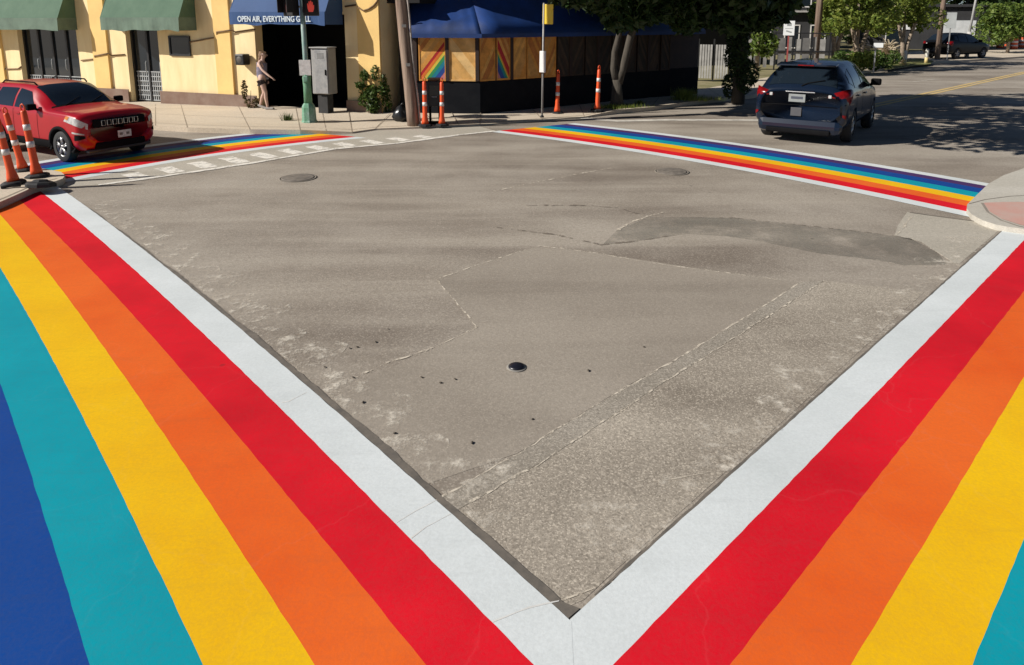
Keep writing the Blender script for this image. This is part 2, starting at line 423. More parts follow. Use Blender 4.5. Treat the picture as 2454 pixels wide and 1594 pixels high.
# ------------------------------------------------------------------ rainbow crosswalks
def crosswalk(name, c, ang, sgn, bounds, seq, t0, t1, curve, cut=None, z=.006, step=.11):
    """bands laid side by side; bounds are metres outward from the inner edge"""
    d = Vector((math.cos(ang), math.sin(ang), 0)); nn = Vector((-d.y, d.x, 0)); c = Vector((*c, 0))
    root = bpy.data.objects.new(name, None); COL.objects.link(root); struct(root)
    ns = int((t1 - t0) / step); E = []
    for off in bounds:
        e0, e1 = cut(off, t0, t1) if cut else (t0, t1); q = []
        for i in range(ns + 1):
            t = e0 + (e1 - e0) * i / ns
            p = c + d * t + nn * (curve(t) + sgn * (off + (random.uniform(-.002, .002) if 0 < i < ns else 0))); p.z = z; q.append(p)
        E.append(q)
    for k, colr in enumerate(seq):
        A, B = E[k], E[k + 1]; na = ns + 1; mb = MB()
        mb.add(A + B, [(i, i + na, i + na + 1, i + 1) for i in range(na - 1)])
        o = mb.build(('edge_line' if colr == 'white' else colr + '_stripe'), WHITE if colr == 'white' else STR[colr], root, recalc=False)
        bm = bmesh.new(); bm.from_mesh(o.data)
        for f in bm.faces:
            if f.normal.z < 0: f.normal_flip()
        bm.to_mesh(o.data); bm.free()
    return root
SEQ = ['white', 'red', 'orange', 'yellow', 'teal', 'blue', 'purple', 'white']
NLc, NLa = (-2.45, 5.48), R(-47.28); NRc, NRa = (2.67, 4.85), R(44.03)
BN = [0, .255, .575, .905, 1.235, 1.57, 1.90, 2.23, 2.48]
dL = Vector((math.cos(NLa), math.sin(NLa))); nL = Vector((-dL.y, dL.x)); dR = Vector((math.cos(NRa), math.sin(NRa))); nR = Vector((-dR.y, dR.x))
cvL = lambda t: .04 - .0035 * (t + .8) ** 2
def mitre(off):
    # meeting point of the two inner-edge offsets, as t on each line
    a = Vector(NLc) + nL * (-off + cvL(4.3)); b = Vector(NRc) + nR * (-off)
    den = dL.x * dR.y - dL.y * dR.x; w = b - a
    return (w.x * dR.y - w.y * dR.x) / den, (w.x * dL.y - w.y * dL.x) / den

crosswalk('rainbow_crosswalk', NLc, NLa, -1, BN, SEQ, -6.6, 9, cvL, lambda o, a, b: (a, mitre(o)[0] + .012), z=.0065)
crosswalk('rainbow_crosswalk', NRc, NRa, -1, BN, SEQ, -9, 7.5, lambda t: 0, lambda o, a, b: (mitre(o)[1], b))
crosswalk('rainbow_crosswalk', (3.04, 11.82), R(-47.77), 1, [0, .25, .55, .86, 1.17, 1.5, 1.82, 2.06, 2.28], SEQ, -5.0, 4.7,
          lambda t: -.2 + .48 * (1 - (t / 4.8) ** 2), lambda o, a, b: (a + o * .18, b - o * .05))
crosswalk('rainbow_crosswalk', (-5.54, 12.35), R(48.2), 1, [0, .24, .52, .80, 1.08, 1.36, 1.64, 1.9, 2.12], SEQ, -2.6, 3.25,
          lambda t: .12 - .05 * (t - .2) ** 2, lambda o, a, b: (a - o * .3, b - o * .33))
# dark groove and scuffed rim along the near crosswalks
m = MB()
A_ = []; B_ = []
for i in range(121):
    t = -4.7 + (mitre(0)[0] + 4.7 - .01) * i / 120; w = .012 + .036 * min(1, max(0, (t + 3.6) / 4.5)) + .012 * math.sin(i * .37) * math.sin(i * .11) + (.03 if t > 3.97 else 0)
    p = Vector(NLc) + dL * t + nL * (cvL(t) + .003); p2 = p + nL * (w * random.uniform(.85, 1.1)); A_.append(Vector((p.x, p.y, .005))); B_.append(Vector((p2.x, p2.y, .005)))
m.add(A_ + B_, [(i, i + 121, i + 122, i + 1) for i in range(120)])
q = []
for i in range(60):
    t = -3.2 + 7.9 * i / 59; p = Vector(NRc) + dR * t + nR * .008; q.append(Vector((p.x, p.y, .005)))
ribbon(m, q, .016, None, .5)
ribbon(m, [g(x, y, .005) for x, y in [(2180, 509), (2260, 520), (2338, 530), (2400, 544)]], .03)
struct(m.build('paint_edge_groove', GROOVE))
def scuff_mat():
    mm, nt, b = nodes('scuffed_rim'); out = nt.nodes['Material Output']
    b.inputs['Base Color'].default_value = (.66, .60, .51, 1); b.inputs['Roughness'].default_value = .9
    tr = nt.nodes.new('ShaderNodeBsdfTransparent'); mx = nt.nodes.new('ShaderNodeMixShader')
    f = ramp(nt, noise(nt, coords(nt), 6, 7, .78), .5, .66); nt.links.new(f, mx.inputs[0])
    nt.links.new(tr.outputs[0], mx.inputs[1]); nt.links.new(b.outputs[0], mx.inputs[2]); nt.links.new(mx.outputs[0], out.inputs[0]); return mm
m = MB(); q = []
for i in range(90):
    t = -5 + 8.4 * i / 89; w = .10 + .08 * math.sin(i * .9) * math.sin(i * .31) + .04
    p = Vector(NLc) + dL * t + nL * (cvL(t) + .06); q.append((p, p + nL * (w * 2.2)))
m.add([Vector((a.x, a.y, .0035)) for a, b in q] + [Vector((b.x, b.y, .0035)) for a, b in q], [(i, i + 90, i + 91, i + 1) for i in range(89)])
q = []
for i in range(90):
    t = -3.0 + 7.2 * i / 89; p = Vector(NRc) + dR * t + nR * .02; w = .26 + .16 * math.sin(i * .7) * math.sin(i * .23 + 1)
    q.append((p, p + nR * w))
m.add([Vector((a.x, a.y, .0035)) for a, b in q] + [Vector((b.x, b.y, .0035)) for a, b in q], [(i, i + 90, i + 91, i + 1) for i in range(89)])
struct(m.build('scuffed_paint_rim', scuff_mat()))
# saw-cut seams running on under the paint, seen as faint raised lines
m = MB()
for px in ([(1080, 1231), (1020, 1263), (985, 1290)], [(1044, 1199), (1000, 1222), (950, 1252)], [(1340, 1440), (1270, 1455), (1180, 1490)], [(735, 940), (690, 962), (675, 965)]):
    ribbon(m, dens([g(*q, .0075) for q in px], .05), .007, None, .6)
struct(m.build('paint_seams', mat('seam_ridge', (.74, .73, .70), .7, .1, 6)))

# street markings beyond
m = MB()
ribbon(m, dens([g(1395, 283, .006), g(1480, 290, .006), g(1600, 287, .006), g(1820, 288, .006)], .5), .3, None, .1)
struct(m.build('stop_line', mat('white_line_paint', (.66, .62, .55), .8, .2, 4)))
m = MB()
a, b = g(2117, 251, .006), g(2454, 176, .006); dd = (b - a).normalized()
for off in (0, .22):
    sd = Vector((-dd.y, dd.x, 0)) * off
    ribbon(m, dens([a - dd * 6.5 + sd, a + sd, b + sd, b + dd * 70 + sd], .6), .13, None, .15)
struct(m.build('centre_line', YELLOWL))
m = MB()
for (x0, y0, x1, y1) in [(1700, 272, 1790, 262), (2190, 196, 2240, 190), (1590, 268, 1640, 264)]:
    ribbon(m, dens([g(x0, y0, .006), g(x1, y1, .006)], .3), .12, None, .5)
struct(m.build('worn_lane_marks', OLDW))

# manhole covers, marker, stones
IRON = mat('cast_iron', (.22, .19, .16), .85, .25, 9, bmp=.3, bscale=25)
def manhole(px, py, r, label):
    t = thing('manhole_cover', label, 'manhole cover', g(px, py))
    mb = MB(); mb.lathe([(r, .004), (r, .012), (r * .9, .014), (0.001, .015)], 28); mb.build('lid', IRON, t)
    mb = MB(); mb.lathe([(r * 1.14, .003), (r * 1.14, .008), (r * 1.02, .008), (r * 1.02, .003)], 28); mb.build('ring', mat('iron_ring', (.24, .21, .175), .85), t)
manhole(714, 427, .26, 'dark round manhole cover in the road towards the red car')
manhole(1610, 412, .25, 'dark round manhole cover in the road near the far rainbow crosswalk')
t = thing('road_marker', 'small black raised marker lying in the middle of the road', 'road marker', g(1238, 881), R(8))
mb = MB(); mb.lathe([(.062, .0), (.06, .014), (.045, .022), (.001, .024)], 20); o = mb.build('marker_dome', mat('black_marker', (.012, .012, .02), .35), t)
o.scale = (1.0, .95, 1)
mb = MB(); mb.lathe([(.075, .004), (.07, .0075), (.001, .008)], 16); mb.build('glue_pad', mat('glue_pad', (.3, .28, .25), .9), t)
rs = random.Random(3); sm_ = mat('dark_grit', (.11, .09, .072), .9); 
for i, (px, py) in enumerate([(778, 880), (838, 835), (856, 832), (930, 789), (1276, 1005), (1410, 889), (1131, 1062), (946, 1039), (1010, 905), (1090, 909), (1056, 918), (900, 820), (1543, 832), (870, 965), (846, 905)]):
    mb = MB(); r = rs.uniform(.007, .012)
    mb.lathe([(r * .8, .003), (r, r * .35), (r * .6, r * .75), (.0005, r * .85)], 7)
    o = mb.build('pebble', sm_); o.location = g(px, py, .004); o.scale = (1.4, .8, 1); o.rotation_euler = (0, 0, rs.uniform(0, 3))
    tag(o, 'small dark pebble lying loose on the bare road', 'pebble', 'pebbles scattered on the road')

# ------------------------------------------------------------------ near-left corner and right corner
def slab(name, pts, z, mt, kerb=None):
    mb = MB(); a = [Vector((p.x, p.y, z)) for p in pts]; n = len(a)
    mb.sheet(a); mb.add([Vector((p.x, p.y, -.03)) for p in a] + a, [(i, (i + 1) % n, n + (i + 1) % n, n + i) for i in range(n)])
    return struct(mb.build(name, mt))
pl = [g(-500, 640, .1), g(-200, 555, .1), g(0, 484, .1), g(25, 473, .1), g(52, 461, .1), g(78, 449, .1), g(108, 440, .1), g(134, 434, .1), g(150, 428, .1), g(156, 420, .1), g(146, 412, .1), g(110, 405, .1), g(40, 399, .1), g(-100, 392, .1), g(-500, 385, .1), g(-1200, 385, .1), g(-1500, 640, .1)]
slab('sidewalk', pl, .1, WALK)
mb = MB(); ribbon(mb, [Vector((p.x, p.y, .104)) + Vector((-.09, .16, 0)) for p in pl[1:8]], .02); struct(mb.build('sidewalk_joints', MATS['joint_dirt']))
pr = [g(2900, 380, .07), g(2454, 403, .07), g(2405, 420, .07), g(2368, 441, .07), g(2338, 470, .07), g(2318, 490, .07), g(2317, 500, .07), g(2330, 515, .07), g(2355, 528, .07), g(2385, 538, .07), g(2412, 543, .07), g(2470, 551, .07), g(2700, 585, .07), g(3600, 800, .07), g(3900, 420, .07)]
RAMP = road_mat('ramp_concrete', (.47, .44, .38), (.54, .51, .45), .2, 18, (.6, .56, .5), .4)
slab('sidewalk', pr, .07, RAMP)
mb = MB(); mb.sheet([g(x, y, .075) for x, y in [(2357, 486), (2400, 484), (2454, 484), (2700, 486), (2760, 580), (2500, 552), (2440, 537), (2400, 524), (2372, 507)]])
struct(mb.build('ramp_pad', mat('faded_red_concrete', (.54, .30, .25), .85, .12, 4, c2=(.5, .36, .31), bmp=.3)))
mb = MB(); ribbon(mb, [g(x, y, .074) for x, y in [(2353, 486), (2368, 508), (2398, 527), (2440, 541), (2500, 555)]], .025, None, .3); ribbon(mb, [g(x, y, .074) for x, y in [(2322, 488), (2360, 478), (2420, 470), (2500, 466)]], .015, None, .3)
struct(mb.build('sidewalk_joints', mat('ramp_joint', (.3, .26, .22), .95)))

# ------------------------------------------------------------------ yellow building
YW = mat('yellow_stucco', (.92, .75, .44), .9, .06, 1.6, c2=(.80, .60, .31), stretch=(1.6, 1, .4), bmp=.25, bscale=60)
YP = mat('ochre_stucco', (.88, .60, .23), .9, .08, 1.2, bmp=.25, bscale=60)
PL = mat('maroon_plinth', (.19, .115, .085), .9, .2, 2.5, c2=(.26, .19, .15))
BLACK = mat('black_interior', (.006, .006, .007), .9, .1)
DKFR = mat('dark_door_frame', (.02, .02, .022), .45, .1)
GRILL = mat('pale_grille', (.42, .44, .45), .5, .15, 8)
GREEN = mat('green_canvas', (.062, .125, .08), .85, .15, 2.2, c2=(.09, .16, .105), bmp=.2, bscale=8)
GREENV = mat('green_canvas_valance', (.14, .205, .155), .85, .15, 2.5)
BLUE = mat('blue_canvas', (.012, .055, .17), .75, .15, 2, c2=(.02, .07, .2), bmp=.2, bscale=8)
GLS = glass('dark_glass')
bld = thing('yellow_building', 'yellow stucco corner building with maroon plinth, green and blue awnings', 'building', (WR.x, WR.y, 0), WANG)
X = lambda px, py=200, p=0.: wallxz(px, py, p)[0]
Z = lambda px, py, p=0.: wallxz(px, py, p)[1]
d1a, d1b = X(50, 150), X(194, 180); d2a, d2b = X(308, 160), X(388, 200); oa, ob = X(618, 200), 0.
TOP = 6.5
def wseg(mb, x0, x1, z0, z1, y0=0., y1=.3): mb.box(((x0 + x1) / 2, (y0 + y1) / 2, (z0 + z1) / 2), (x1 - x0, y1 - y0, z1 - z0))
mb = MB(); dt = 2.62
for x0, x1 in ((-24, d1a), (d1b, d2a), (d2b, oa), (0., 1.06)): wseg(mb, x0, x1, -.8, TOP)
for x0, x1 in ((d1a, d1b), (d2a, d2b), (oa, ob)): wseg(mb, x0, x1, dt, TOP, .0, .3)
mb.box((.91, 2.3, 2.85), (.3, 4, 7.3)); mb.build('wall', YW, bld)
for x0, x1 in ((X(233, 180), X(268, 180)), (X(524, 180), X(562, 180)), (-22, X(12, 150)), (.42, 1.062)):
    mb = MB(); wseg(mb, x0, x1, -.7, TOP - .01, -.07, -.001); mb.build('pilaster', YP, bld)
for x0, x1 in ((-23.9, d1a), (d1b, d2a), (d2b, oa), (0.02, 1.068)):
    mb = MB(); wseg(mb, x0 + .0, x1, -.75, .42, -.10, -.0715); mb.build('plinth', PL, bld)
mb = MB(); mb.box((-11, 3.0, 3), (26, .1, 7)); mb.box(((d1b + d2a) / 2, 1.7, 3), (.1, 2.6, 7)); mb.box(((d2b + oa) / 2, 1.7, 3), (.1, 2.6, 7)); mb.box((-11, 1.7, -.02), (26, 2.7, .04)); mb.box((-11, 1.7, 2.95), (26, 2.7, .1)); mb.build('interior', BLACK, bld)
# doors: dark frames, glass leaves, pale lower grilles
def door(x0, x1, z0, z1, leaves, grille_h, label):
    mb = MB(); w = .07
    mb.box((x0 + w / 2, .2, (z0 + z1) / 2), (w, .09, z1 - z0)); mb.box((x1 - w / 2, .2, (z0 + z1) / 2), (w, .09, z1 - z0)); mb.box(((x0 + x1) / 2, .2, z1 - w / 2), (x1 - x0 - 2 * w, .09, w))
    st = (x1 - x0 - 2 * w) / leaves
    for k in range(1, leaves): mb.box((x0 + w + st * k, .2, (z0 + z1 - w) / 2), (w, .09, z1 - z0 - w))
    d = mb.build('door', DKFR, bld); tag(d, label)
    for k in range(leaves):
        xa = x0 + w + st * k + w / 2; xb = x0 + w + st * (k + 1) - w / 2
        mb = MB(); mb.box(((xa + xb) / 2, .215, (z0 + z1) / 2), (xb - xa, .02, z1 - z0 - .1)); mb.build('pane', GLS, d)
        mb = MB()
        for i in range(6): mb.box((xa + (xb - xa) * (i + .5) / 6, .19, z0 + grille_h / 2 + .06), (.03, .02, grille_h))
        for i in range(7): mb.box(((xa + xb) / 2, .178, z0 + .08 + grille_h * i / 6), (xb - xa - .01, .012, .03))
        mb.build('grille', GRILL, d)
        mb = MB(); mb.tube([(xb - .05, .16, z0 + .9), (xb - .05, .13, z0 + .95), (xb - .05, .13, z0 + 1.2), (xb - .05, .16, z0 + 1.25)], .012, 6); mb.build('handle', GRILL, d)
door(d1a, d1b, 0, 2.6, 4, .62, 'wide dark glazed door with pale lower grilles')
door(d2a, d2b, .02, 2.6, 2, .85, 'narrow dark door with pale scrolled grille panel')
# window beside the second door, in the shade of its awning
xa, xb = X(408, 100), X(455, 100); za, zb = Z(430, 132), Z(430, 88)
mb = MB()
for x in (xa, xb): mb.box((x, -.02, (za + zb) / 2), (.05, .05, zb - za))
for z in (za, zb): mb.box(((xa + xb) / 2, -.02, z), (xb - xa + .05, .055, .05))
wn_ = mb.build('window', DKFR, bld); mb = MB(); mb.box(((xa + xb) / 2, -.01, (za + zb) / 2), (xb - xa - .05, .015, zb - za - .05)); mb.build('pane', GLS, wn_)
# awnings
def awning(x0, x1, p, zb, vh, zt, cm, vm, label):
    """front slope, two sloped ends, hanging valance; x0,x1 along the wall, p projection"""
    mb = MB(); zv = zb + vh; n = 10
    def rowp(f):   # points along front edge lifted a little between frames
        return x0 + (x1 - x0) * f
    fr = [(rowp(i / n), -p, zv - .015 * math.sin(i / n * math.pi * 3) ** 2) for i in range(n + 1)]
    bk = [(rowp(i / n), -.02, zt) for i in range(n + 1)]
    md = [tuple((a + b) / 2 + (0, 0, -.03)[k] for k, (a, b) in enumerate(zip(q, w))) for q, w in zip(fr, bk)]
    nn = n + 1
    mb.add(fr + md + bk, [(i, i + 1, i + 1 + nn, i + nn) for i in range(n)] + [(i + nn, i + 1 + nn, i + 1 + 2 * nn, i + 2 * nn) for i in range(n)])
    for x in (x0, x1): mb.add([(x, -p, zv), (x, -.02, zv), (x, -.02, zt)], [(0, 1, 2)])
    a = mb.build('awning', cm, bld); tag(a, label)
    sol = a.modifiers.new('thickness', 'SOLIDIFY'); sol.thickness = .015
    mb = MB(); ns = 28; vsn = []
    for i in range(ns + 1):
        f = i / ns; x = x0 + (x1 - x0) * f; sag = .03 * math.sin(f * 17) * math.sin(f * 5) ** 2
        vsn += [(x, -p - .012, zv), (x, -p - .02 - .01 * math.sin(f * 40), zb + sag)]
    mb.add(vsn, [(2 * i, 2 * i + 1, 2 * i + 3, 2 * i + 2) for i in range(ns)])
    for x in (x0 - .004, x1 + .004): mb.add([(x, -p - .01, zv), (x, -p - .01, zb), (x, -.02, zb), (x, -.02, zv)], [(0, 1, 2, 3)])
    v = mb.build('valance', vm, a); s2 = v.modifiers.new('thickness', 'SOLIDIFY'); s2.thickness = .008
    mb = MB()
    for x in (x0 + .05, x1 - .05): mb.tube([(x, -.02, zb + .06), (x, -p + .03, zb + .06)], .015, 6)
    mb.tube([(x0 + .02, -p + .03, zb + .06), (x1 - .02, -p + .03, zb + .06)], .015, 6)
    mb.build('frame', DKFR, a); return a
pa = .62
awning(X(-150, 100), X(186, 60), pa, Z(100, 72, pa), .36, 3.9, GREEN, GREENV, 'green canvas awning over the wide door')
awning(X(243, 70, pa), X(472, 60), pa, Z(340, 73, pa), .36, 3.9, GREEN, GREENV, 'green canvas awning over the narrow door')
pb = .75; zbb = Z(650, 59, pb)
x0b = X(552, 55, pb); aw = awning(x0b, X(822, 50), pb, zbb, .32, 4.0, BLUE, BLUE, 'blue canvas awning with white lettering')
LET = mat('white_lettering', (.62, .70, .76), .7, .05)
mtx = Matrix.Translation((X(569, 55, pb + .05), -pb - .042, zbb + .075)) @ Matrix.Rotation(R(90), 4, 'X')
tw = X(744, 55, pb + .05) - X(569, 55, pb + .05)
lt = text_obj('lettering', 'OPEN AIR, EVERYTHING GRILL', .2, LET, aw, Matrix.Identity(4), .003, .004)
bw = max(v.co.x for v in lt.data.vertices); lt.data.transform(mtx @ Matrix.Diagonal((tw / bw, 1.0, 1, 1)))
# cable stapled along the wall, stepping over the pilasters
CAB = mat('weathered_cable', (.22, .13, .06), .8, .2)
for seq in ([(-10, 163), (8, 163), (12, 166), (45, 165), (52, 160)], [(196, 145), (231, 141), (233, 134), (266, 128), (269, 133), (300, 131)], [(455, 101), (474, 98), (500, 93), (522, 89), (525, 77), (562, 72), (565, 77), (612, 70)], [(828, 16), (855, 12), (866, 20), (876, 26), (888, 22), (900, 14), (908, 4), (915, -10)]):
    mb = MB(); mb.tube([(X(a, b), -.02 if not (231 < a < 268 or 523 < a < 564 or a > 860) else -.09, Z(a, b)) for a, b in seq], .022, 6)
    mb.build('wall_cable', CAB, bld)
mb = MB(); mb.box((X(591, 140), -.16, Z(591, 142)), (.30, .26, .30), bev=.03); lb = mb.build('wall_speaker', mat('black_plastic', (.012, .012, .012), .5), bld)
mb = MB(); mb.tube([(X(591, 140), -.285, Z(591, 142)), (X(591, 140), -.295, Z(591, 142))], [.1, .085], 16); mb.build('speaker_cone', mat('speaker_grey', (.08, .07, .06), .6), lb)
# ------------------------------------------------------------------ patio bar at the corner
pc = Vector((-.81, 17.5)); la = Vector((-2.75, 17.74)); rb = Vector((6.0, 22.3))
bar = thing('patio_bar', 'corner patio with black base wall, wooden chevron panels and blue canopy', 'building', (pc.x, pc.y, 0))
BASE = mat('black_base_paint', (.008, .009, .012), .85, .2, 2, c2=(.015, .016, .019), spec=.1)
POST = mat('dark_brown_post', (.035, .017, .012), .7, .2, 3)
CANVAS = mat('blue_tarp', (.006, .045, .21), .6, .2, .9, c2=(.006, .02, .075), bmp=.3, bscale=3)
WOODS = [mat('cedar_' + n, c, .7, .18, 5, stretch=(1, 1, 1)) for n, c in (('amber', (.74, .33, .06)), ('honey', (.82, .43, .10)), ('tan', (.66, .34, .09)), ('rust', (.55, .20, .04)))]
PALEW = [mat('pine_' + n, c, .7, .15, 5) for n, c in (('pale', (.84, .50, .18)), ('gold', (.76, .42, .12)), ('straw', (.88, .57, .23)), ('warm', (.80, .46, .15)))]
SHADEW = [mat('shaded_' + n, c, .8, .2, 5) for n, c in (('umber', (.055, .035, .022)), ('bog', (.04, .03, .02)), ('walnut', (.08, .05, .03)), ('darkest', (.03, .024, .018)))]  # shade under the tree put into the board colours of the far panels
RB = [mat('panel_' + n, c, .6, .1, 3) for n, c in (('red', (.45, .01, .015)), ('orange', (.75, .17, .02)), ('yellow', (.75, .55, .06)), ('green', (.03, .30, .10)), ('teal', (.0, .22, .32)), ('blue', (.01, .06, .30)), ('pink', (.55, .2, .2)))]
def clip(poly, a, b, c):
    out = []
    for i in range(len(poly)):
        p, q = poly[i], poly[(i + 1) % len(poly)]; fp = a * p[0] + b * p[1] - c; fq = a * q[0] + b * q[1] - c
        if fp >= 0: out.append(p)
        if fp * fq < 0:
            t = fp / (fp - fq); out.append((p[0] + (q[0] - p[0]) * t, p[1] + (q[1] - p[1]) * t))
    return out
def panel(o2, ax, out, x0, x1, z0, z1, up, woods, rain=None, label=None):
    """tongue-and-groove boards on the diagonal; o2+ax*x is the wall line, out the outward normal"""
    mb = MB(); w, h = x1 - x0, z1 - z0; rect = [(0, 0), (w, 0), (w, h), (0, h)]
    sl = h / w * .78 * (1 if up else -1); rnd = random.Random(int(x0 * 100) + 5)
    cs = []; c = min(0, -sl * w) - .02
    lim = max(h, h - sl * w) + .02
    if rain:
        cs = [(cc0 * h, cc1 * h, 8 + k) for k, (cc0, cc1) in enumerate(rain)]; c = rain[0][1] * h
    while c < lim:
        s = .15 * h; cs.append((c, c + s, rnd.randrange(4))); c += s
    for c0, c1, mi in cs:
        p = clip(clip(rect, -sl, 1, c0), sl, -1, -c1)
        if len(p) < 3: continue
        pr_ = .012 + rnd.uniform(0, .006)
        q = [(o2 + ax * (x0 + a)) for a, b in p]
        v3 = [Vector((a.x, a.y, z0 + b[1])) + Vector((out.x, out.y, 0)) * pr_ for a, b in zip(q, p)]
        mb.add(v3, [list(range(len(v3)))], mi)
        mb.add(v3 + [v - Vector((out.x, out.y, 0)) * .03 for v in v3], [(i, (i + 1) % len(v3), len(v3) + (i + 1) % len(v3), len(v3) + i) for i in range(len(v3))], mi)
    # frame
    for a, b, cc, d in ((0, w, 0, .045), (0, w, h - .045, h), (0, .03, .045, h - .045), (w - .03, w, .045, h - .045)):
        q0 = o2 + ax * (x0 + (a + b) / 2); mb.box((q0.x + out.x * .012, q0.y + out.y * .012, z0 + (cc + d) / 2), (b - a, .03, d - cc), math.atan2(ax.y, ax.x), woods[0] and 0)
    o = mb.build('wood_panel', list(woods) + [WOODS[0]] * 4 + RB, bar)
    if label: tag(o, label)
    return o
z0p, z1p = .95, 2.09
# left face
axl = (pc - la).normalized(); outl = Vector((axl.y, -axl.x)); Ll = (pc - la).length
axr = (rb - pc).normalized(); outr = Vector((axr.y, -axr.x)); Lr = (rb - pc).length
def face_x(o2, ax, out, px):
    r = ray(px, 150); k = o2.dot(out) / Vector((r.x, r.y)).dot(out); return (Vector((r.x, r.y)) * k - o2).dot(ax)
zero = Vector((0, 0)); la_ = la - pc
fl = lambda px: face_x(la, axl, outl, px); fr_ = lambda px: face_x(pc, axr, outr, px)
UPR = [(.04, .13), (-.06, .04), (-.16, -.06), (-.27, -.16), (-.39, -.27), (-.54, -.39), (-.8, -.54)]
panel(la_, axl, outl, fl(1004), fl(1069), z0p, z1p, True, WOODS, UPR, 'board panel painted with a rainbow diagonal')
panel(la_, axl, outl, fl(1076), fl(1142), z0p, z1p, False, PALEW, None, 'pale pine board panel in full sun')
DNR = [(.80, 1.0), (.74, .80), (.68, .74), (.6, .68), (.50, .6), (.28, .50), (.0, .28)]
pxs = [(1149, 1186), (1189, 1222), (1228, 1260), (1262, 1296), (1302, 1331), (1335, 1364), (1369, 1398), (1402, 1430), (1435, 1462), (1466, 1492), (1497, 1522), (1526, 1550), (1555, 1578), (1582, 1604)]
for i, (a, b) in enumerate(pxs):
    panel(zero, axr, outr, fr_(a), fr_(b), z0p, z1p, i % 2 == 0, WOODS if i < 5 else SHADEW, DNR if i == 1 else None, 'shaded board panel with a rainbow wedge' if i == 1 else None)
mb = MB()
for o2, ax, out, L, s0 in ((la_, axl, outl, Ll, 0), (zero, axr, outr, Lr, 0)):
    c = o2 + ax * (L / 2); mb.box((c.x - out.x * .08, c.y - out.y * .08, .5), (L, .16, .96), math.atan2(ax.y, ax.x))
mb.build('base_wall', BASE, bar)
mb = MB()
for o2, ax, out, L in ((la_, axl, outl, Ll), (zero, axr, outr, Lr)):
    c = o2 + ax * (L / 2); mb.box((c.x - out.x * .1, c.y - out.y * .1, 1.55), (L, .14, 1.14), math.atan2(ax.y, ax.x))
    mb.box((c.x - out.x * .02, c.y - out.y * .02, 2.14), (L, .2, .09), math.atan2(ax.y, ax.x))
mb.build('backing_wall', POST, bar)
for o2, ax, out, xs in ((la_, axl, outl, [fl(996), fl(1072.5), fl(1144)]), (zero, axr, outr, [fr_(1225), fr_(1299), fr_(1366), fr_(1432), fr_(1494), fr_(1552)])):
    for x in xs:
        c = o2 + ax * x; mb = MB(); mb.box((c.x + out.x * .01, c.y + out.y * .01, 1.52), (.09, .07, 1.13), math.atan2(ax.y, ax.x)); mb.build('post', POST, bar)
# canopy: sloping tarp on both faces, sagging between rafters
mb = MB(); e = .22; zt, zr = 2.14, 4.3; back = 2.3
mid = (outl + outr).normalized() * e * 1.15
def pt(q, o, z): return Vector((q.x + o.x, q.y + o.y, z))
corner_e = pt(zero, mid, zt); corner_r = pt(zero, -mid / e * back, zr)
for o2, o3, out in ((la_ , zero, outl), (rb - pc, zero, outr)):
    Ea = pt(o2, out * e, zt); Ra = pt(o2, -out * back, zr); n1, n2 = 14, 6; vv = []
    for i in range(n1 + 1):
        A = Ea.lerp(corner_e, i / n1); B = Ra.lerp(corner_r, i / n1)
        for j in range(n2 + 1):
            p = A.lerp(B, j / n2); p.z -= .07 * math.sin(j / n2 * math.pi) * abs(math.sin(i * 1.1)); vv.append(p)
    mb.add(vv, [(i * (n2 + 1) + j, (i + 1) * (n2 + 1) + j, (i + 1) * (n2 + 1) + j + 1, i * (n2 + 1) + j + 1) for i in range(n1) for j in range(n2)], 0, True)
    mb.add([Ea, corner_e, corner_e - Vector((0, 0, .1)), Ea - Vector((0, 0, .1))], [(0, 1, 2, 3)])
can = mb.build('blue_canopy', CANVAS, bar); sd = can.modifiers.new('thickness', 'SOLIDIFY'); sd.thickness = .02
mb = MB(); q = [la_ + Vector((-.2, .3)), rb - pc + Vector((.2, 3)), Vector((4, 8)), Vector((-3, 6))]
mb.box((.8, 4.6, 2.2), (5, .2, 4.6)); mb.box((-2.0, 2.4, 2.2), (.2, 4, 4.6)); mb.build('rear_wall', BLACK, bar)

# ------------------------------------------------------------------ delineators
ORG = mat('orange_plastic', (.80, .10, .018), .45, .1, 4, c2=(.66, .07, .015)); SLV = mat('reflective_sleeve', (.78, .76, .74), .4, .12, 8); RUB = mat('black_rubber', (.014, .015, .018), .75, .2, 6, bmp=.2)
def make_delineator(label, loc, rz=0, tilt=None, s=1.0):
    t = thing('delineator_post', label, 'traffic delineator', loc, rz, 'orange traffic delineators around the crossing', tilt)
    mb = MB(); mb.lathe([(.165, 0), (.165, .03), (.13, .05), (.06, .055)], 8, smooth=False); mb.build('base', RUB, t)
    mb = MB(); mb.lathe([(.085, .05), (.075, .12), (.055, .22), (.05, .5), (.046, .8), (.042, 1.0), (.03, 1.02)], 16); mb.build('post', ORG, t)
    for z0, z1, r in ((.46, .55, .053), (.72, .81, .0492)):
        mb = MB(); mb.lathe([(r, z0), (r - .001, z1)], 16); mb.build('reflective_band', SLV, t)
    mb = MB(); mb.tube([(-.022, 0, 1.01), (-.03, 0, 1.06), (-.02, 0, 1.1), (0, 0, 1.115), (.02, 0, 1.1), (.03, 0, 1.06), (.022, 0, 1.01)], .011, 7); mb.build('handle', ORG, t)
    t.scale = (s,) * 3; return t
D0 = make_delineator('orange delineator nearest the camera, standing on a big black rubber base beside the red car', g(90, 424, .1), 0, (0, R(-5.0)), 1.02)
dup(D0, g(34, 441, .1), .4, 'orange delineator at the left photo edge, leaning left in front of the red car', None, (R(2), R(-5.5)), .98)
dup(D0, g(57, 409, .1), .9, 'orange delineator leaning behind the two others at the left corner', None, (R(-1), R(-8)), .94)
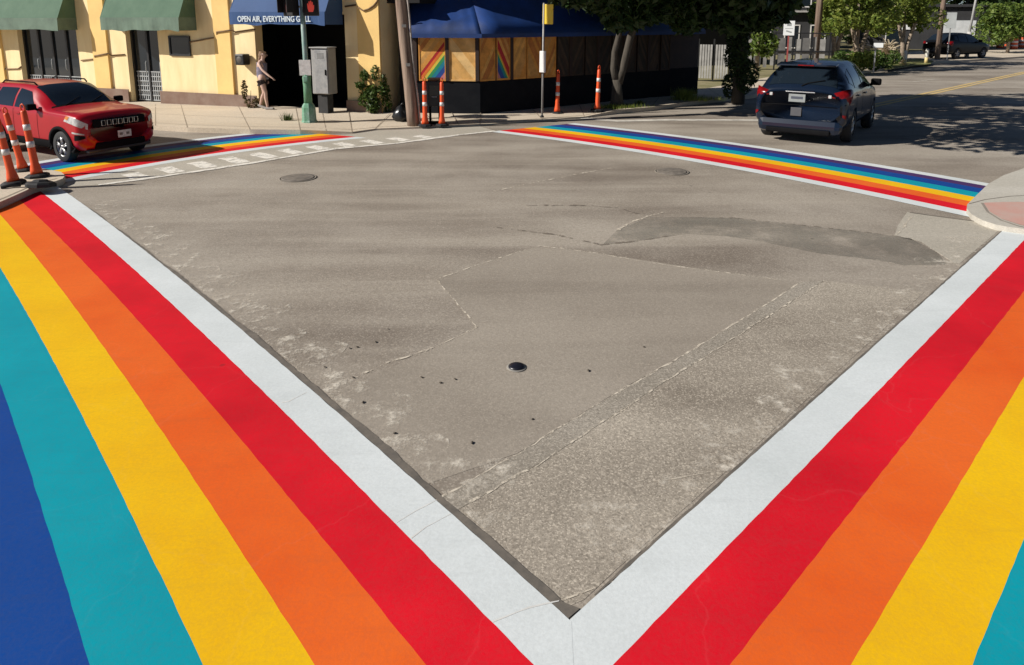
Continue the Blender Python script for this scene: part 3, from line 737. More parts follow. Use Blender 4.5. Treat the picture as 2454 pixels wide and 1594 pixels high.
dup(D0, g(1019, 302, .05), .2, 'orange delineator right beside the wooden utility pole', None, None, 1.02)
dup(D0, g(1059, 301, .05), .7, 'orange delineator between the black bin and the patio wall, second from the utility pole', None, (0, R(1)), 1.0)
dup(D0, g(1335, 272, .06), .1, 'orange delineator on the kerb just right of the bus stop sign', None, (0, R(1)), 1.02)
dup(D0, g(1431, 266, .1), .5, 'orange delineator on the kerb beside the forked tree trunk', None, (0, R(2)), 1.08)
# big rubber foot left of the first delineator
t = thing('rubber_foot', 'broad black rubber base lying over the kerb at the left corner', 'rubber base', g(98, 447, .1), R(20))
mb = MB(); mb.lathe([(.2, .0), (.2, .04), (.17, .065), (.11, .08), (.09, .1), (.001, .1)], 8, smooth=False); mb.build('base_plate', RUB, t); t.rotation_euler = (R(-6), R(4), R(20))
mb = MB(); mb.tube([(-.26, .02, .03), (-.4, .05, .02), (-.5, .02, .0)], .035, 6); mb.build('carry_lug', RUB, t)

# ------------------------------------------------------------------ cars
def boolean_cut(o, cutters):
    for c in cutters:
        md = o.modifiers.new('cut', 'BOOLEAN'); md.object = c; md.operation = 'DIFFERENCE'; md.solver = 'EXACT'
    dg = bpy.context.evaluated_depsgraph_get(); dg.update()
    me = bpy.data.meshes.new_from_object(o.evaluated_get(dg)); o.modifiers.clear(); old = o.data; o.data = me
    for c in cutters: bpy.data.objects.remove(c)
def cr(a, b, c, d, t):
    return .5 * ((2 * b) + (-a + c) * t + (2 * a - 5 * b + 4 * c - d) * t * t + (-a + 3 * b - 3 * c + d) * t ** 3)
class Body:
    """lofted car shell: stations along x with profile bottom-sill-waist-belt-roof"""
    def __init__(s, st): s.st = sorted(st)
    def par(s, x):
        st = s.st
        for i in range(len(st) - 1):
            if x <= st[i + 1][0] or i == len(st) - 2:
                t = min(1, max(0, (x - st[i][0]) / (st[i + 1][0] - st[i][0])))
                a = st[max(0, i - 1)]; b = st[i]; c = st[i + 1]; d = st[min(len(st) - 1, i + 2)]
                # monotone-ish blend: half linear, half catmull
                return [.5 * (b[k] + (c[k] - b[k]) * t) + .5 * cr(a[k], b[k], c[k], d[k], t) for k in range(1, 9)]
    def prof(s, x):
        zb, zm, zbelt, zt, wb, w, wbelt, wt = s.par(x)
        h = zt - zbelt
        return [(0, zb), (wb * .7, zb), (wb, zb + .03), (w * .985, zb + .16), (w, zm), (w * .992, (zm + zbelt) / 2 + .03), (wbelt, zbelt), (wbelt - (wbelt - wt) * .5 + .012, zbelt + h * .48), (wt, zt - min(.09, h * .28)), (wt * .86, zt - min(.02, h * .08)), (wt * .5, zt + .012), (0, zt + .018)]
    def S(s, x, v, sy=1):
        p = s.prof(x); i = min(len(p) - 2, int(v)); t = v - i
        a = p[max(0, i - 1)]; b = p[i]; c = p[i + 1]; d = p[min(len(p) - 1, i + 2)]
        y = .4 * (b[0] + (c[0] - b[0]) * t) + .6 * cr(a[0], b[0], c[0], d[0], t); z = .4 * (b[1] + (c[1] - b[1]) * t) + .6 * cr(a[1], b[1], c[1], d[1], t)
        return Vector((x, sy * max(0, y), z))
    def nrm(s, x, v, sy):
        e = .02; a = s.S(x + e, v, sy) - s.S(x - e, v, sy); b = s.S(x, min(10.98, v + .05), sy) - s.S(x, max(0, v - .05), sy)
        n = a.cross(b); n = n.normalized() if n.length > 1e-9 else Vector((0, 0, 1))
        if n.dot(Vector((0, sy, .25))) < 0: n = -n
        return n
    def mesh(s, nx=64, nv=33):
        x0, x1 = s.st[0][0], s.st[-1][0]; xs = [x0 + (x1 - x0) * (.5 - .5 * math.cos(math.pi * i / nx)) * .6 + (x1 - x0) * i / nx * .4 for i in range(nx + 1)]
        mb = MB(); vv = []; vp = [11 * j / nv for j in range(nv + 1)]
        ring = [(v, 1) for v in vp] + [(v, -1) for v in reversed(vp[1:-1])]
        for x in xs: vv += [s.S(x, v, sy) for v, sy in ring]
        n = len(ring)
        fs = [(i * n + j, i * n + (j + 1) % n, (i + 1) * n + (j + 1) % n, (i + 1) * n + j) for i in range(nx) for j in range(n)]
        mb.add(vv, fs, 0, True)
        mb.add(vv[:n], [list(range(n))], 0); mb.add(vv[-n:], [list(range(n))[::-1]], 0)
        return mb
    def patch(s, mb, poly, sy, off=.006, n=8, m=0):
        """poly: 4 corners (x,v) in order; laid on the shell, lifted off along its normal"""
        (a, b, c, d) = poly; vv = []
        for i in range(n + 1):
            for j in range(n + 1):
                u, w = i / n, j / n
                x = (a[0] * (1 - u) + b[0] * u) * (1 - w) + (d[0] * (1 - u) + c[0] * u) * w
                v = (a[1] * (1 - u) + b[1] * u) * (1 - w) + (d[1] * (1 - u) + c[1] * u) * w
                vv.append(s.S(x, v, sy) + s.nrm(x, v, sy) * off)
        mb.add(vv, [(i * (n + 1) + j, (i + 1) * (n + 1) + j, (i + 1) * (n + 1) + j + 1, i * (n + 1) + j + 1) for i in range(n) for j in range(n)], m, True)
CGL = glass('car_glass', (.010, .016, .024)); TYRE = mat('tyre_rubber', (.018, .018, .02), .8, .1, 8); RIM = mat('alloy_rim', (.42, .42, .42), .35, .1, 6, metal=.7)
BLKP = mat('black_trim', (.008, .008, .009), .85, .1, 6, spec=.08); CHR = mat('chrome_trim', (.55, .55, .55), .25, .05, metal=1.); PLATE = mat('plate_white', (.72, .70, .64), .6, .12, 25, c2=(.45, .43, .40))
LAMPW = mat('lamp_glass', (.62, .62, .6), .15, .15, 14, c2=(.3, .3, .3)); AMB = mat('amber_lens', (.75, .25, .05), .2, .1); REDL = mat('red_lens', (.20, .005, .007), .2, .2, 12, c2=(.10, .003, .004), spec=.3)
def wheel(parent, x, y, r, w, sy):
    mb = MB(); h = MB()
    prof = [(r * .62, -w / 2), (r * .9, -w / 2), (r, -w * .36), (r, w * .36), (r * .9, w / 2), (r * .62, w / 2)]
    n = 32; vv = []
    for q, yy in prof:
        for k in range(n): t = 2 * math.pi * k / n; vv.append((x + q * math.cos(t), y + yy, r + q * math.sin(t)))
    L = len(prof); mb.add(vv, [(i * n + k, i * n + (k + 1) % n, (i + 1) * n + (k + 1) % n, (i + 1) * n + k) for i in range(L - 1) for k in range(n)], 0, True)
    wh = mb.build('wheel', TYRE, parent)
    yo = y + sy * (w / 2 - .03)
    rr = r * .66
    vv = []
    for q, yy in ((rr, yo + sy * .012), (rr * .93, yo + sy * .012), (rr * .88, yo - sy * .05)):
        for k in range(n): t = 2 * math.pi * k / n; vv.append((x + q * math.cos(t), yy, r + q * math.sin(t)))
    h.add(vv, [(i * n + k, i * n + (k + 1) % n, (i + 1) * n + (k + 1) % n, (i + 1) * n + k) for i in range(2) for k in range(n)], 0, True)
    for k in range(5):
        t = 2 * math.pi * k / 5 + .3
        for dt in (-.13, .13):
            a = Vector((x + .04 * math.cos(t), yo, r + .04 * math.sin(t))); b = Vector((x + rr * .95 * math.cos(t + dt), yo, r + rr * .95 * math.sin(t + dt)))
            h.tube([a, b], [.03, .022], 6)
    h.lathe([(.05, 0), (.05, .02), (.001, .025)], 12, c=(0, 0, 0))
    for i in range(len(h.v) - 36, len(h.v)):
        q = h.v[i]; h.v[i] = (x + q[0], yo + sy * q[2], r + q[1])
    h.build('rim', RIM, wh)
    d = MB(); d.add([(x + rr * .9 * math.cos(2 * math.pi * k / n), yo - sy * .055, r + rr * .9 * math.sin(2 * math.pi * k / n)) for k in range(n)], [list(range(n))]); d.build('brake_disc', BLKP, wh)
def arch(parent, body, x, r, R0, sy, w=.07):
    mb = MB(); n = 20; vv = []
    for i in range(n + 1):
        t = R(-12) + R(204) * i / n
        for q in (R0, R0 + w):
            X0 = x + q * math.cos(t); Z0 = r + q * math.sin(t)
            pr = body.prof(X0); y = 0
            for (ya, za), (yb, zb2) in zip(pr[2:6], pr[3:7]):
                if za <= Z0 <= zb2: y = ya + (yb - ya) * (Z0 - za) / (zb2 - za)
            if y == 0: y = pr[3][0] if Z0 < pr[3][1] else pr[6][0]
            vv.append((X0, sy * (y + .018), Z0)); vv.append((X0, sy * (y - .12), Z0))
    fs = []
    for i in range(n):
        b = i * 4
        fs += [(b, b + 4, b + 6, b + 2), (b, b + 1, b + 5, b + 4), (b + 2, b + 6, b + 7, b + 3)]
    mb.add(vv, fs, 0, True); mb.build('wheel_arch', BLKP, parent)
def car_common(root, B, paint, wf, wr_, r, track, arches=True):
    body = B.mesh().build('body', paint, root)
    cut = []
    for x in (wf, wr_):
        for sy in (1, -1):
            c = MB(); n = 28; R0 = r * 1.13; vv = []
            for yy in (track - .32, track + .5):
                for k in range(n): t = 2 * math.pi * k / n; vv.append((x + R0 * math.cos(t), sy * yy, r + R0 * math.sin(t)))
            c.add(vv, [list(range(n)), [n + k for k in range(n)][::-1]] + [(k, (k + 1) % n, n + (k + 1) % n, n + k) for k in range(n)])
            cut.append(c.build('wheel_cut', paint, root))
    boolean_cut(body, cut)
    for p in body.data.polygons: p.use_smooth = True
    for x in (wf, wr_):
        for sy in (1, -1):
            wheel(root, x, sy * track, r, .2, sy)
            if arches: arch(root, B, x, r, r * 1.12, sy)
    return body
def mirror(root, B, paint, x, sy, m_):
    p = B.S(x, 6.15, sy); mb = MB(); mb.box((p.x - .02, p.y + sy * .12, p.z + .09), (.12, .2, .14), bev=.03); mb.tube([(p.x, p.y, p.z + .02), (p.x, p.y + sy * .08, p.z + .06)], .03, 6); mb.build('door_mirror', m_, root)

# --- red suv
CRED = mat('red_car_paint', (.40, .005, .013), .3, .06, 1.5, coat=.35, spec=.3)
suv = thing('red_suv', 'red compact SUV with black lower trim waiting at the left crosswalk', 'SUV')
suv_st = [(2.20, .46, .62, .84, .95, .52, .66, .64, .56), (2.16, .34, .62, .93, 1.05, .68, .80, .78, .67), (2.06, .27, .64, 1.0, 1.10, .75, .885, .86, .75), (1.75, .25, .66, 1.04, 1.135, .79, .91, .885, .785),
          (1.25, .24, .67, 1.06, 1.155, .81, .915, .89, .79), (.93, .24, .67, 1.07, 1.18, .81, .915, .89, .78), (.50, .24, .67, 1.08, 1.46, .81, .915, .89, .69), (.18, .24, .67, 1.09, 1.61, .81, .915, .89, .66), (-.5, .24, .67, 1.10, 1.655, .81, .915, .89, .66),
          (-1.3, .24, .67, 1.11, 1.645, .81, .915, .89, .65), (-1.9, .27, .67, 1.12, 1.58, .79, .905, .87, .63), (-2.1, .32, .66, 1.1, 1.32, .73, .87, .82, .63), (-2.2, .45, .64, .97, 1.08, .63, .78, .72, .58)]
SB = Body(suv_st); car_common(suv, SB, CRED, 1.45, -1.25, .35, .80)
for sy in (1, -1):
    mb = MB(); SB.patch(mb, [(.55, 6.15), (-.35, 6.15), (-.35, 7.9), (.12, 7.75)], sy); mb.build('side_window', CGL, suv)
    mb = MB(); SB.patch(mb, [(-.43, 6.15), (-1.25, 6.15), (-1.2, 7.85), (-.43, 7.9)], sy); mb.build('side_window', CGL, suv)
    mb = MB(); SB.patch(mb, [(-1.33, 6.25), (-1.75, 6.4), (-1.7, 7.7), (-1.28, 7.8)], sy); mb.build('side_window', CGL, suv)
    for xx in (.62, -.39, -1.3):
        mb = MB(); SB.patch(mb, [(xx, 3.2), (xx - .012, 3.2), (xx - .012, 6.0), (xx, 6.0)], sy, .003, 6); mb.build('door_seam', BLKP, suv)
    for xx in (-.15, -1.08):
        mb = MB(); p = SB.S(xx, 5.5, sy); mb.box((p.x, p.y + sy * .02, p.z), (.2, .03, .035), bev=.01); mb.build('door_handle', CRED, suv)
    mb = MB(); SB.patch(mb, [(1.0, 2.1), (-.95, 2.1), (-.95, 3.3), (1.0, 3.3)], sy, .012); mb.build('sill_trim', BLKP, suv)
    mb = MB(); SB.patch(mb, [(2.185, 4.9), (1.66, 5.3), (1.80, 6.12), (2.185, 6.05)], sy, .010); hl = mb.build('headlight', LAMPW, suv)
    mb = MB(); SB.patch(mb, [(1.80, 5.5), (1.70, 5.6), (1.76, 6.1), (1.86, 6.05)], sy, .014, 4); mb.build('indicator', AMB, hl)
    mb = MB(); SB.patch(mb, [(2.17, 3.5), (1.98, 3.5), (2.0, 4.05), (2.17, 4.05)], sy, .008, 4); fg = mb.build('fog_lamp_recess', BLKP, suv)
    mb = MB(); SB.patch(mb, [(2.165, 4.15), (1.93, 4.15), (1.93, 4.32), (2.165, 4.32)], sy, .012, 4); mb.build('running_light', LAMPW, suv)
    mb = MB(); mb.tube([(.1, sy * .56, 1.62), (.0, sy * .57, 1.68), (-1.3, sy * .56, 1.68), (-1.45, sy * .55, 1.61)], .018, 6); mb.build('roof_rail', BLKP, suv)
    mirror(suv, SB, CRED, .62, sy, BLKP)
mb = MB(); [SB.patch(mb, [(.90, 9.2), (.90, 11), (.16, 11), (.16, 8.6)], sy, .008, 10) for sy in (1, -1)]; mb.build('windscreen', CGL, suv)
mb = MB(); [SB.patch(mb, [(.96, 8.3), (.96, 11), (.90, 11), (.90, 8.6)], sy, .007, 6) for sy in (1, -1)]; mb.build('cowl_panel', BLKP, suv)
for y0 in (-.45, .1):
    mb = MB(); mb.tube([(.95, y0, 1.19), (.72, y0 + .45, 1.335)], .01, 5); mb.build('wiper', BLKP, suv)
mb = MB(); mb.box((2.165, 0, .87), (.12, 1.2, .19), bev=.03); mb.build('grille', BLKP, suv)
for i in range(7):
    y0 = -.375 + i * .125; xg = 2.24 - abs(y0) * .03
    mb = MB(); mb.box((xg - .012, y0, .87), (.03, .1, .13), -y0 * .1, bev=.01); st_ = mb.build('slot_trim', CHR, suv)
    mb = MB(); mb.box((xg + .001, y0, .87), (.03, .068, .105), -y0 * .1, bev=.01); mb.build('grille_slot', BLKP, st_)
mb = MB(); mb.box((2.15, 0, .375), (.14, 1.15, .17), bev=.05); mb.build('lower_intake', BLKP, suv)
mb = MB(); mb.box((2.1, 0, .27), (.16, 1.45, .07), bev=.03); mb.build('bumper_lip', mat('grey_skid', (.05, .05, .055), .6), suv)
mb = MB(); mb.box((2.222, .08, .58), (.014, .31, .16), bev=.004); pl_ = mb.build('licence_plate', PLATE, suv)
mb = MB(); [mb.box((2.231, .08 + dy, .58), (.004, .07, .055)) for dy in (-.085, .07)]; mb.build('plate_characters', mat('plate_ink_brown', (.2, .17, .14), .6), pl_)
mb = MB(); SB.patch(mb, [(2.05, 8.2), (1.2, 7.9), (1.2, 7.96), (2.05, 8.26)], 1, .003); SB.patch(mb, [(2.05, 8.2), (1.2, 7.9), (1.2, 7.96), (2.05, 8.26)], -1, .003); mb.build('bonnet_seam', BLKP, suv)
SS = .80; suv.scale = (SS,) * 3; SH = R(-29); suv.rotation_euler = (0, 0, SH)
fw = Vector((math.cos(SH), math.sin(SH))); lf = Vector((-fw.y, fw.x)); c0 = g(163, 388)
cc = Vector((c0.x, c0.y)) - fw * 1.45 * SS + lf * .80 * SS; suv.location = (cc.x, cc.y, .004)

# --- dark hatchback
CNAVY = mat('navy_car_paint', (.006, .013, .030), .25, .1, 1.5, coat=.55, spec=.35)
hat = thing('dark_hatchback', 'dark navy hatchback driving away beyond the far rainbow crosswalk', 'car')
hst = [(-2.04, .42, .60, .84, .97, .60, .74, .71, .60), (-2.0, .31, .60, .89, 1.03, .69, .82, .79, .655), (-1.93, .27, .61, .93, 1.09, .72, .857, .825, .655), (-1.80, .26, .62, .95, 1.22, .75, .87, .84, .635), (-1.62, .26, .62, .97, 1.395, .76, .875, .845, .605), (-1.42, .26, .62, .97, 1.47, .76, .875, .845, .60),
       (-.9, .24, .62, .96, 1.51, .76, .87, .845, .60), (-.2, .24, .62, .95, 1.52, .76, .87, .845, .60), (.35, .24, .62, .94, 1.46, .76, .87, .84, .60), (.75, .24, .62, .93, 1.27, .76, .87, .84, .63), (1.12, .24, .62, .92, 1.04, .76, .87, .83, .68), (1.5, .25, .60, .88, .97, .74, .86, .80, .66), (1.85, .28, .56, .78, .86, .66, .80, .74, .6), (2.0, .38, .54, .66, .74, .54, .66, .6, .5)]
HB = Body(hst); car_common(hat, HB, CNAVY, 1.27, -1.22, .315, .765, False)
for sy in (1, -1):
    mb = MB(); HB.patch(mb, [(.72, 6.15), (-.28, 6.15), (-.28, 7.95), (.35, 7.75)], sy); mb.build('side_window', CGL, hat)
    mb = MB(); HB.patch(mb, [(-.36, 6.15), (-1.12, 6.3), (-1.05, 7.85), (-.36, 7.95)], sy); mb.build('side_window', CGL, hat)
    mb = MB(); HB.patch(mb, [(-1.2, 6.45), (-1.5, 6.75), (-1.4, 7.5), (-1.15, 7.75)], sy); mb.build('side_window', CGL, hat)
    for xx in (.78, -.32, -1.02):
        mb = MB(); HB.patch(mb, [(xx, 3.2), (xx - .012, 3.2), (xx - .012, 6.0), (xx, 6.0)], sy, .003, 6); mb.build('door_seam', BLKP, hat)
    for xx in (-.1, -.92):
        mb = MB(); p = HB.S(xx, 5.5, sy); mb.box((p.x, p.y + sy * .02, p.z), (.19, .03, .03), bev=.01); mb.build('door_handle', CNAVY, hat)
    mb = MB(); arc = [(-2.035, .50, .88, .95), (-2.03, .62, .82, .99), (-2.005, .74, .77, 1.03), (-1.935, .835, .76, 1.06), (-1.82, .868, .76, 1.06), (-1.70, .885, .86, 1.03)]
    vv = []
    for x_, y_, za_, zb_ in arc: vv += [(x_ + .05 * (zb_ - .75) * 0, sy * y_, za_), (x_ - .012, sy * (y_ + .012), (za_ + zb_) / 2), (x_ + .02, sy * (y_ - .004), zb_), (x_ + .09, sy * (y_ - .06), (za_ + zb_) / 2)]
    mb.add(vv, [(4 * i + j, 4 * i + (j + 1) % 4, 4 * i + 4 + (j + 1) % 4, 4 * i + 4 + j) for i in range(5) for j in range(4)] + [(0, 1, 2, 3), (20, 21, 22, 23)], 0, True); tl = mb.build('tail_light', REDL, hat)
    mb = MB(); mb.box((-2.042, sy * .545, .915), (.03, .06, .06), bev=.012); mb.build('reversing_lamp', LAMPW, tl)
    mirror(hat, HB, BLKP, .72, sy, BLKP)
    mb = MB(); HB.patch(mb, [(1.96, 5.3), (1.55, 5.4), (1.5, 6.1), (1.9, 6.1)], sy, .01); mb.build('headlight', LAMPW, hat)
    mb = MB(); HB.patch(mb, [(-2.02, 3.4), (-1.97, 3.4), (-1.97, 3.9), (-2.02, 3.9)], sy, .01, 3); mb.build('rear_reflector', REDL, hat)
mb = MB(); [HB.patch(mb, [(-1.92, 8.3), (-1.92, 11), (-1.52, 11), (-1.52, 8.35)], sy, .008, 10) for sy in (1, -1)]; mb.build('rear_window', CGL, hat)
mb = MB(); [HB.patch(mb, [(1.08, 8.6), (1.08, 11), (.40, 11), (.40, 8.6)], sy, .008, 10) for sy in (1, -1)]; mb.build('windscreen', CGL, hat)
mb = MB(); mb.box((-1.57, 0, 1.475), (.3, 1.1, .035), 0, bev=.015, ry=R(-6)); sp = mb.build('roof_spoiler', CNAVY, hat)
mb = MB(); mb.box((-1.725, 0, 1.463), (.01, .3, .02)); mb.build('brake_lamp', REDL, sp)
mb = MB(); mb.tube([(-1.97, 0, 1.09), (-1.92, -.1, 1.14), (-1.85, -.4, 1.20)], .011, 6); mb.build('rear_wiper', BLKP, hat)
mb = MB(); mb.tube([(-1.25, 0, 1.52), (-1.4, 0, 1.66)], .006, 5); mb.build('aerial', BLKP, hat)
mb = MB(); mb.box((-2.05, .05, .86), (.02, .31, .15), bev=.004); lp_ = mb.build('licence_plate', mat('plate_grey_white', (.27, .29, .29), .6, .1, 20), hat)
mb = MB(); mb.box((-2.062, .05, .868), (.006, .22, .045)); mb.build('plate_characters', mat('plate_ink', (.07, .08, .11), .6), lp_)
mb = MB(); mb.box((-2.03, .0, .975), (.03, .55, .025), bev=.01); mb.build('tailgate_grip', CHR, hat)
mb = MB(); mb.box((-1.93, 0, .33), (.30, 1.58, .30), bev=.12); lbp = mb.build('rear_bumper', CNAVY, hat)
mb = MB(); mb.box((-1.98, 0, .235), (.26, 1.2, .1), bev=.03); mb.build('bumper_valance', BLKP, lbp)
mb = MB(); mb.box((-2.052, .05, .60), (.02, .2, .16), bev=.004); tag(mb.build('bumper_sticker', mat('grey_sticker', (.09, .09, .1), .5), hat), 'grey square sticker on the bumper')
mb = MB(); [HB.patch(mb, [(-2.0, 4.9), (-1.98, 4.9), (-1.98, 5.0), (-2.0, 5.0)], sy, .004, 3) for sy in (1, -1)]; mb.tube([(-2.045, -.68, .72), (-2.06, 0, .735), (-2.045, .68, .72)], .007, 5); mb.build('tailgate_seam', BLKP, hat)
HS = 1.04; HA = R(54); hat.scale = (HS * .9, HS, HS * 1.03); hat.rotation_euler = (0, 0, HA)
fw = Vector((math.cos(HA), math.sin(HA))); rt = Vector((fw.y, -fw.x)); rr_ = g(2028, 340)
cc = Vector((rr_.x, rr_.y)) + fw * 1.22 * HS * .9 - rt * .765 * HS; hat.location = (cc.x, cc.y, .004)

# ------------------------------------------------------------------ signal pole, cabinet, utility pole, sign, bag, bin
def patina():
    mm, nt, b = nodes('patina_green_paint'); v = coords(nt, (1, 1, .5))
    c = mixc(nt, ramp(nt, noise(nt, v, 6, 6, .7), .4, .62), (.10, .27, .16), (.26, .38, .33)); c = mixc(nt, ramp(nt, noise(nt, v, 14, 5, .7), .56, .7), c, (.05, .17, .08))
    nt.links.new(c, b.inputs['Base Color']); b.inputs['Roughness'].default_value = .6; return mm
PAT = patina(); GRYP = mat('grey_green_metal', (.19, .32, .28), .55, .2, 7, c2=(.31, .38, .36))
sp_ = g(742, 297, .06)
sig = thing('signal_pole', 'patchy green pedestrian signal pole with two black signal heads at the far corner', 'signal pole', sp_, 0, None, (0, R(-.6)))
mb = MB(); mb.lathe([(.19, 0), (.19, .06), (.165, .09), (.155, .40), (.13, .46), (.10, .50)], 8, smooth=False, ph=.3); mb.build('pedestal', PAT, sig)
mb = MB(); mb.lathe([(.095, .48), (.09, .9), (.1, 1.1), (.085, 1.16), (.07, 1.2)], 16); mb.build('lower_shaft', mat('deep_green_paint', (.06, .22, .10), .55, .25, 6, c2=(.16, .30, .2)), sig)
mb = MB(); mb.lathe([(.06, 1.1), (.058, 1.6), (.056, 3.4)], 14); mb.build('shaft', GRYP, sig)
mb = MB(); mb.box((0, -.075, 1.33), (.27, .012, .36), bev=.004); sgn = mb.build('push_button_sign', mat('sign_white', (.70, .68, .66), .6, .12, 14, c2=(.5, .48, .46)), sig)
mb = MB(); mb.box((0, -.085, 1.06), (.12, .07, .15), bev=.02); mb.build('push_button_box', PAT, sig)
HANDM = glow('lit_hand', (.62, .06, .04), .35); HOUS = mat('signal_black', (.012, .011, .012), .6, .1)
for sx, rz, lit in ((-.24, R(-35), False), (.22, R(12), True)):
    mb = MB(); M = Matrix.Translation((sx, -.05, 2.72)) @ Matrix.Rotation(rz, 4, 'Z')
    mb.box((sx, -.05, 2.72), (.34, .2, .42), rz, bev=.02); hd = mb.build('signal_head', HOUS, sig)
    mb = MB(); vis = []
    mb.box(M @ Vector((0, -.19, .19)), (.34, .2, .015), rz); mb.box(M @ Vector((-.165, -.17, .03)), (.012, .16, .32), rz); mb.box(M @ Vector((.165, -.17, .03)), (.012, .16, .32), rz); mb.build('visor', HOUS, hd)
    hand = [(-.05, -.12), (.045, -.12), (.07, -.05), (.075, .03), (.055, .035), (.05, -.01), (.047, .10), (.025, .105), (.022, .02), (.015, .13), (-.008, .13), (-.01, .02), (-.02, .115), (-.042, .11), (-.042, .01), (-.055, .07), (-.075, .065), (-.07, -.04)]
    mb = MB(); a = [M @ Vector((x, -.104, z)) for x, z in hand]; mb.prism(a, M.to_3x3() @ Vector((0, -.006, 0))); mb.build('hand_symbol', HANDM if lit else mat('unlit_hand', (.07, .012, .01), .5), hd)
mb = MB(); mb.tube([(-.2, 0, 2.72), (.2, 0, 2.72)], .025, 8); mb.tube([(-.2, 0, 2.9), (.2, 0, 2.9)], .02, 8); mb.build('bracket', mat('galvanised', (.5, .46, .4), .5, .15, 8), sig)

cb = g(782, 272, .1); cz = zpix(228, cb.y)
cab = thing('control_cabinet', 'grey metal traffic control cabinet behind the green signal pole', 'cabinet', (cb.x, cb.y, 0), R(-22))
GC = mat('cabinet_grey', (.34, .335, .325), .6, .12, 4); GC2 = mat('cabinet_door_grey', (.20, .20, .205), .55, .3, 7, c2=(.32, .315, .31))
mb = MB(); mb.box((0, 0, cz + .62), (.52, .34, 1.16), bev=.02); mb.box((0, -.02, cz + 1.215), (.56, .40, .03), bev=.008); mb.build('housing', GC, cab)
mb = MB(); mb.box((.06, -.20, cz + .61), (.38, .025, 1.1), bev=.008); dr = mb.build('door', GC2, cab)
mb = MB(); mb.box((.20, -.222, cz + .6), (.03, .03, .14), bev=.008); mb.build('handle', BLKP, dr)
mb = MB(); [mb.box((.05, -.217, cz + .96 + i * .025), (.2, .01, .01)) for i in range(6)]; mb.build('vent', GC, dr)
mb = MB(); mb.box((0, 0, cz / 2 + .02), (.3, .24, cz), bev=.01); mb.build('plinth', mat('dark_foot', (.04, .04, .04), .9, .2, 6), cab)

WP = mat('weathered_timber', (.32, .235, .18), .9, .25, 2.6, c2=(.10, .06, .042), bmp=.6, bscale=18, stretch=(6, 6, .25))
up = g(992, 300, .05)
ut = thing('utility_pole', 'leaning weathered wooden utility pole beside the orange delineators', 'utility pole', up, 0)
mb = MB(); H_ = 9.; ln = -.078
mb.tube([(ln * z + .004 * math.sin(z * 2), .01 * z, z - .1) for z in [i * .5 for i in range(19)]], [.15 - .004 * i for i in range(19)], 14); mb.build('pole', WP, ut)
mb = MB(); mb.tube([(.155 + ln * z + .012 * math.sin(z * 3), -.06, z) for z in [i * .25 for i in range(33)]], .022, 7); mb.build('ground_cable', mat('pale_conduit', (.42, .37, .33), .7, .2, 6), ut)
mb = MB(); [mb.box((.03 + ln * z, -.13, z), (.1, .03, .07)) for z in (1.42, 2.3)]; mb.build('cable_clamp', mat('dull_metal', (.2, .19, .18), .5), ut)
mb = MB(); mb.box((ln * 8.2, .1, 8.2), (2.2, .11, .13)); mb.build('crossarm', WP, ut)

bs = g(1299, 281, .07)
bus = thing('bus_stop_sign', 'thin grey bus stop pole with yellow sign and white timetable case', 'bus stop', bs, 0, None, (0, R(.5)))
mb = MB(); mb.lathe([(.024, 0), (.024, 2.82)], 10); mb.build('pole', mat('galvanised_pole', (.38, .37, .36), .5, .15, 8), bus)
z1 = zpix(17, bs.y); z0 = zpix(65, bs.y)
mb = MB(); mb.box((.10, -.045, (z0 + z1) / 2), (.285, .03, z1 - z0), R(-28), bev=.012); mb.build('sign_panel', mat('sign_yellow', (.83, .56, .02), .5, .06, 6, c2=(.78, .58, .06)), bus)
z1 = zpix(129, bs.y); z0 = zpix(180, bs.y)
mb = MB(); mb.box((-.01, -.05, (z0 + z1) / 2), (.15, .06, z1 - z0), R(-30), bev=.008); mb.build('timetable_case', mat('case_white', (.80, .79, .77), .5, .06, 8), bus)
mb = MB(); mb.lathe([(.05, 0), (.05, .02), (.03, .05)], 10); mb.build('foot', RUB, bus)

bg = g(961, 291, .06)
bag = thing('trash_bag', 'full black trash bag slumped against the utility pole', 'trash bag', bg)
mb = MB(); n = 14; prf = [(.10, 0), (.17, .03), (.19, .12), (.165, .24), (.10, .33), (.04, .37), (.03, .39)]; mb.lathe(prf, n)
for i, v in enumerate(mb.v):
    k = 1 + .13 * math.sin(i * 2.3) + .08 * math.sin(i * 5.1); mb.v[i] = (v[0] * k, v[1] * k, v[2] * (1 + .05 * math.sin(i * 3.7)))
mb.build('sack', mat('black_polythene', (.015, .016, .018), .3, .1, 9, bmp=.5, bscale=16), bag)
mb = MB(); mb.tube([(0, 0, .38), (.03, .01, .42), (.06, -.01, .44)], [.03, .02, .03], 6); mb.build('tied_neck', MATS['black_polythene'], bag)

bn = g(1040, 299, .05)
bin_ = thing('newspaper_box', 'black newspaper box between two orange delineators', 'newspaper box', (bn.x, bn.y + .25, .05), R(4))
mb = MB(); mb.box((0, 0, .72), (.30, .34, .6), bev=.02); mb.box((0, .05, 1.03), (.3, .24, .05), rx=R(12)); mb.build('case', mat('black_gloss_metal', (.012, .013, .016), .4, .2, 5), bin_)
mb = MB(); mb.box((0, -.175, .80), (.22, .012, .26), bev=.004); w_ = mb.build('window', GLS, bin_)
mb = MB(); mb.box((0, -.19, .655), (.12, .03, .025), bev=.006); mb.build('handle', mat('grey_handle', (.3, .3, .3), .4), bin_)
for sx in (-1, 1): mb = MB(); mb.box((sx * .11, 0, .21), (.045, .22, .42)); mb.build('leg', BLKP, bin_)
mb = MB(); mb.box((0, 0, .015), (.34, .34, .03)); mb.build('foot_plate', BLKP, bin_)

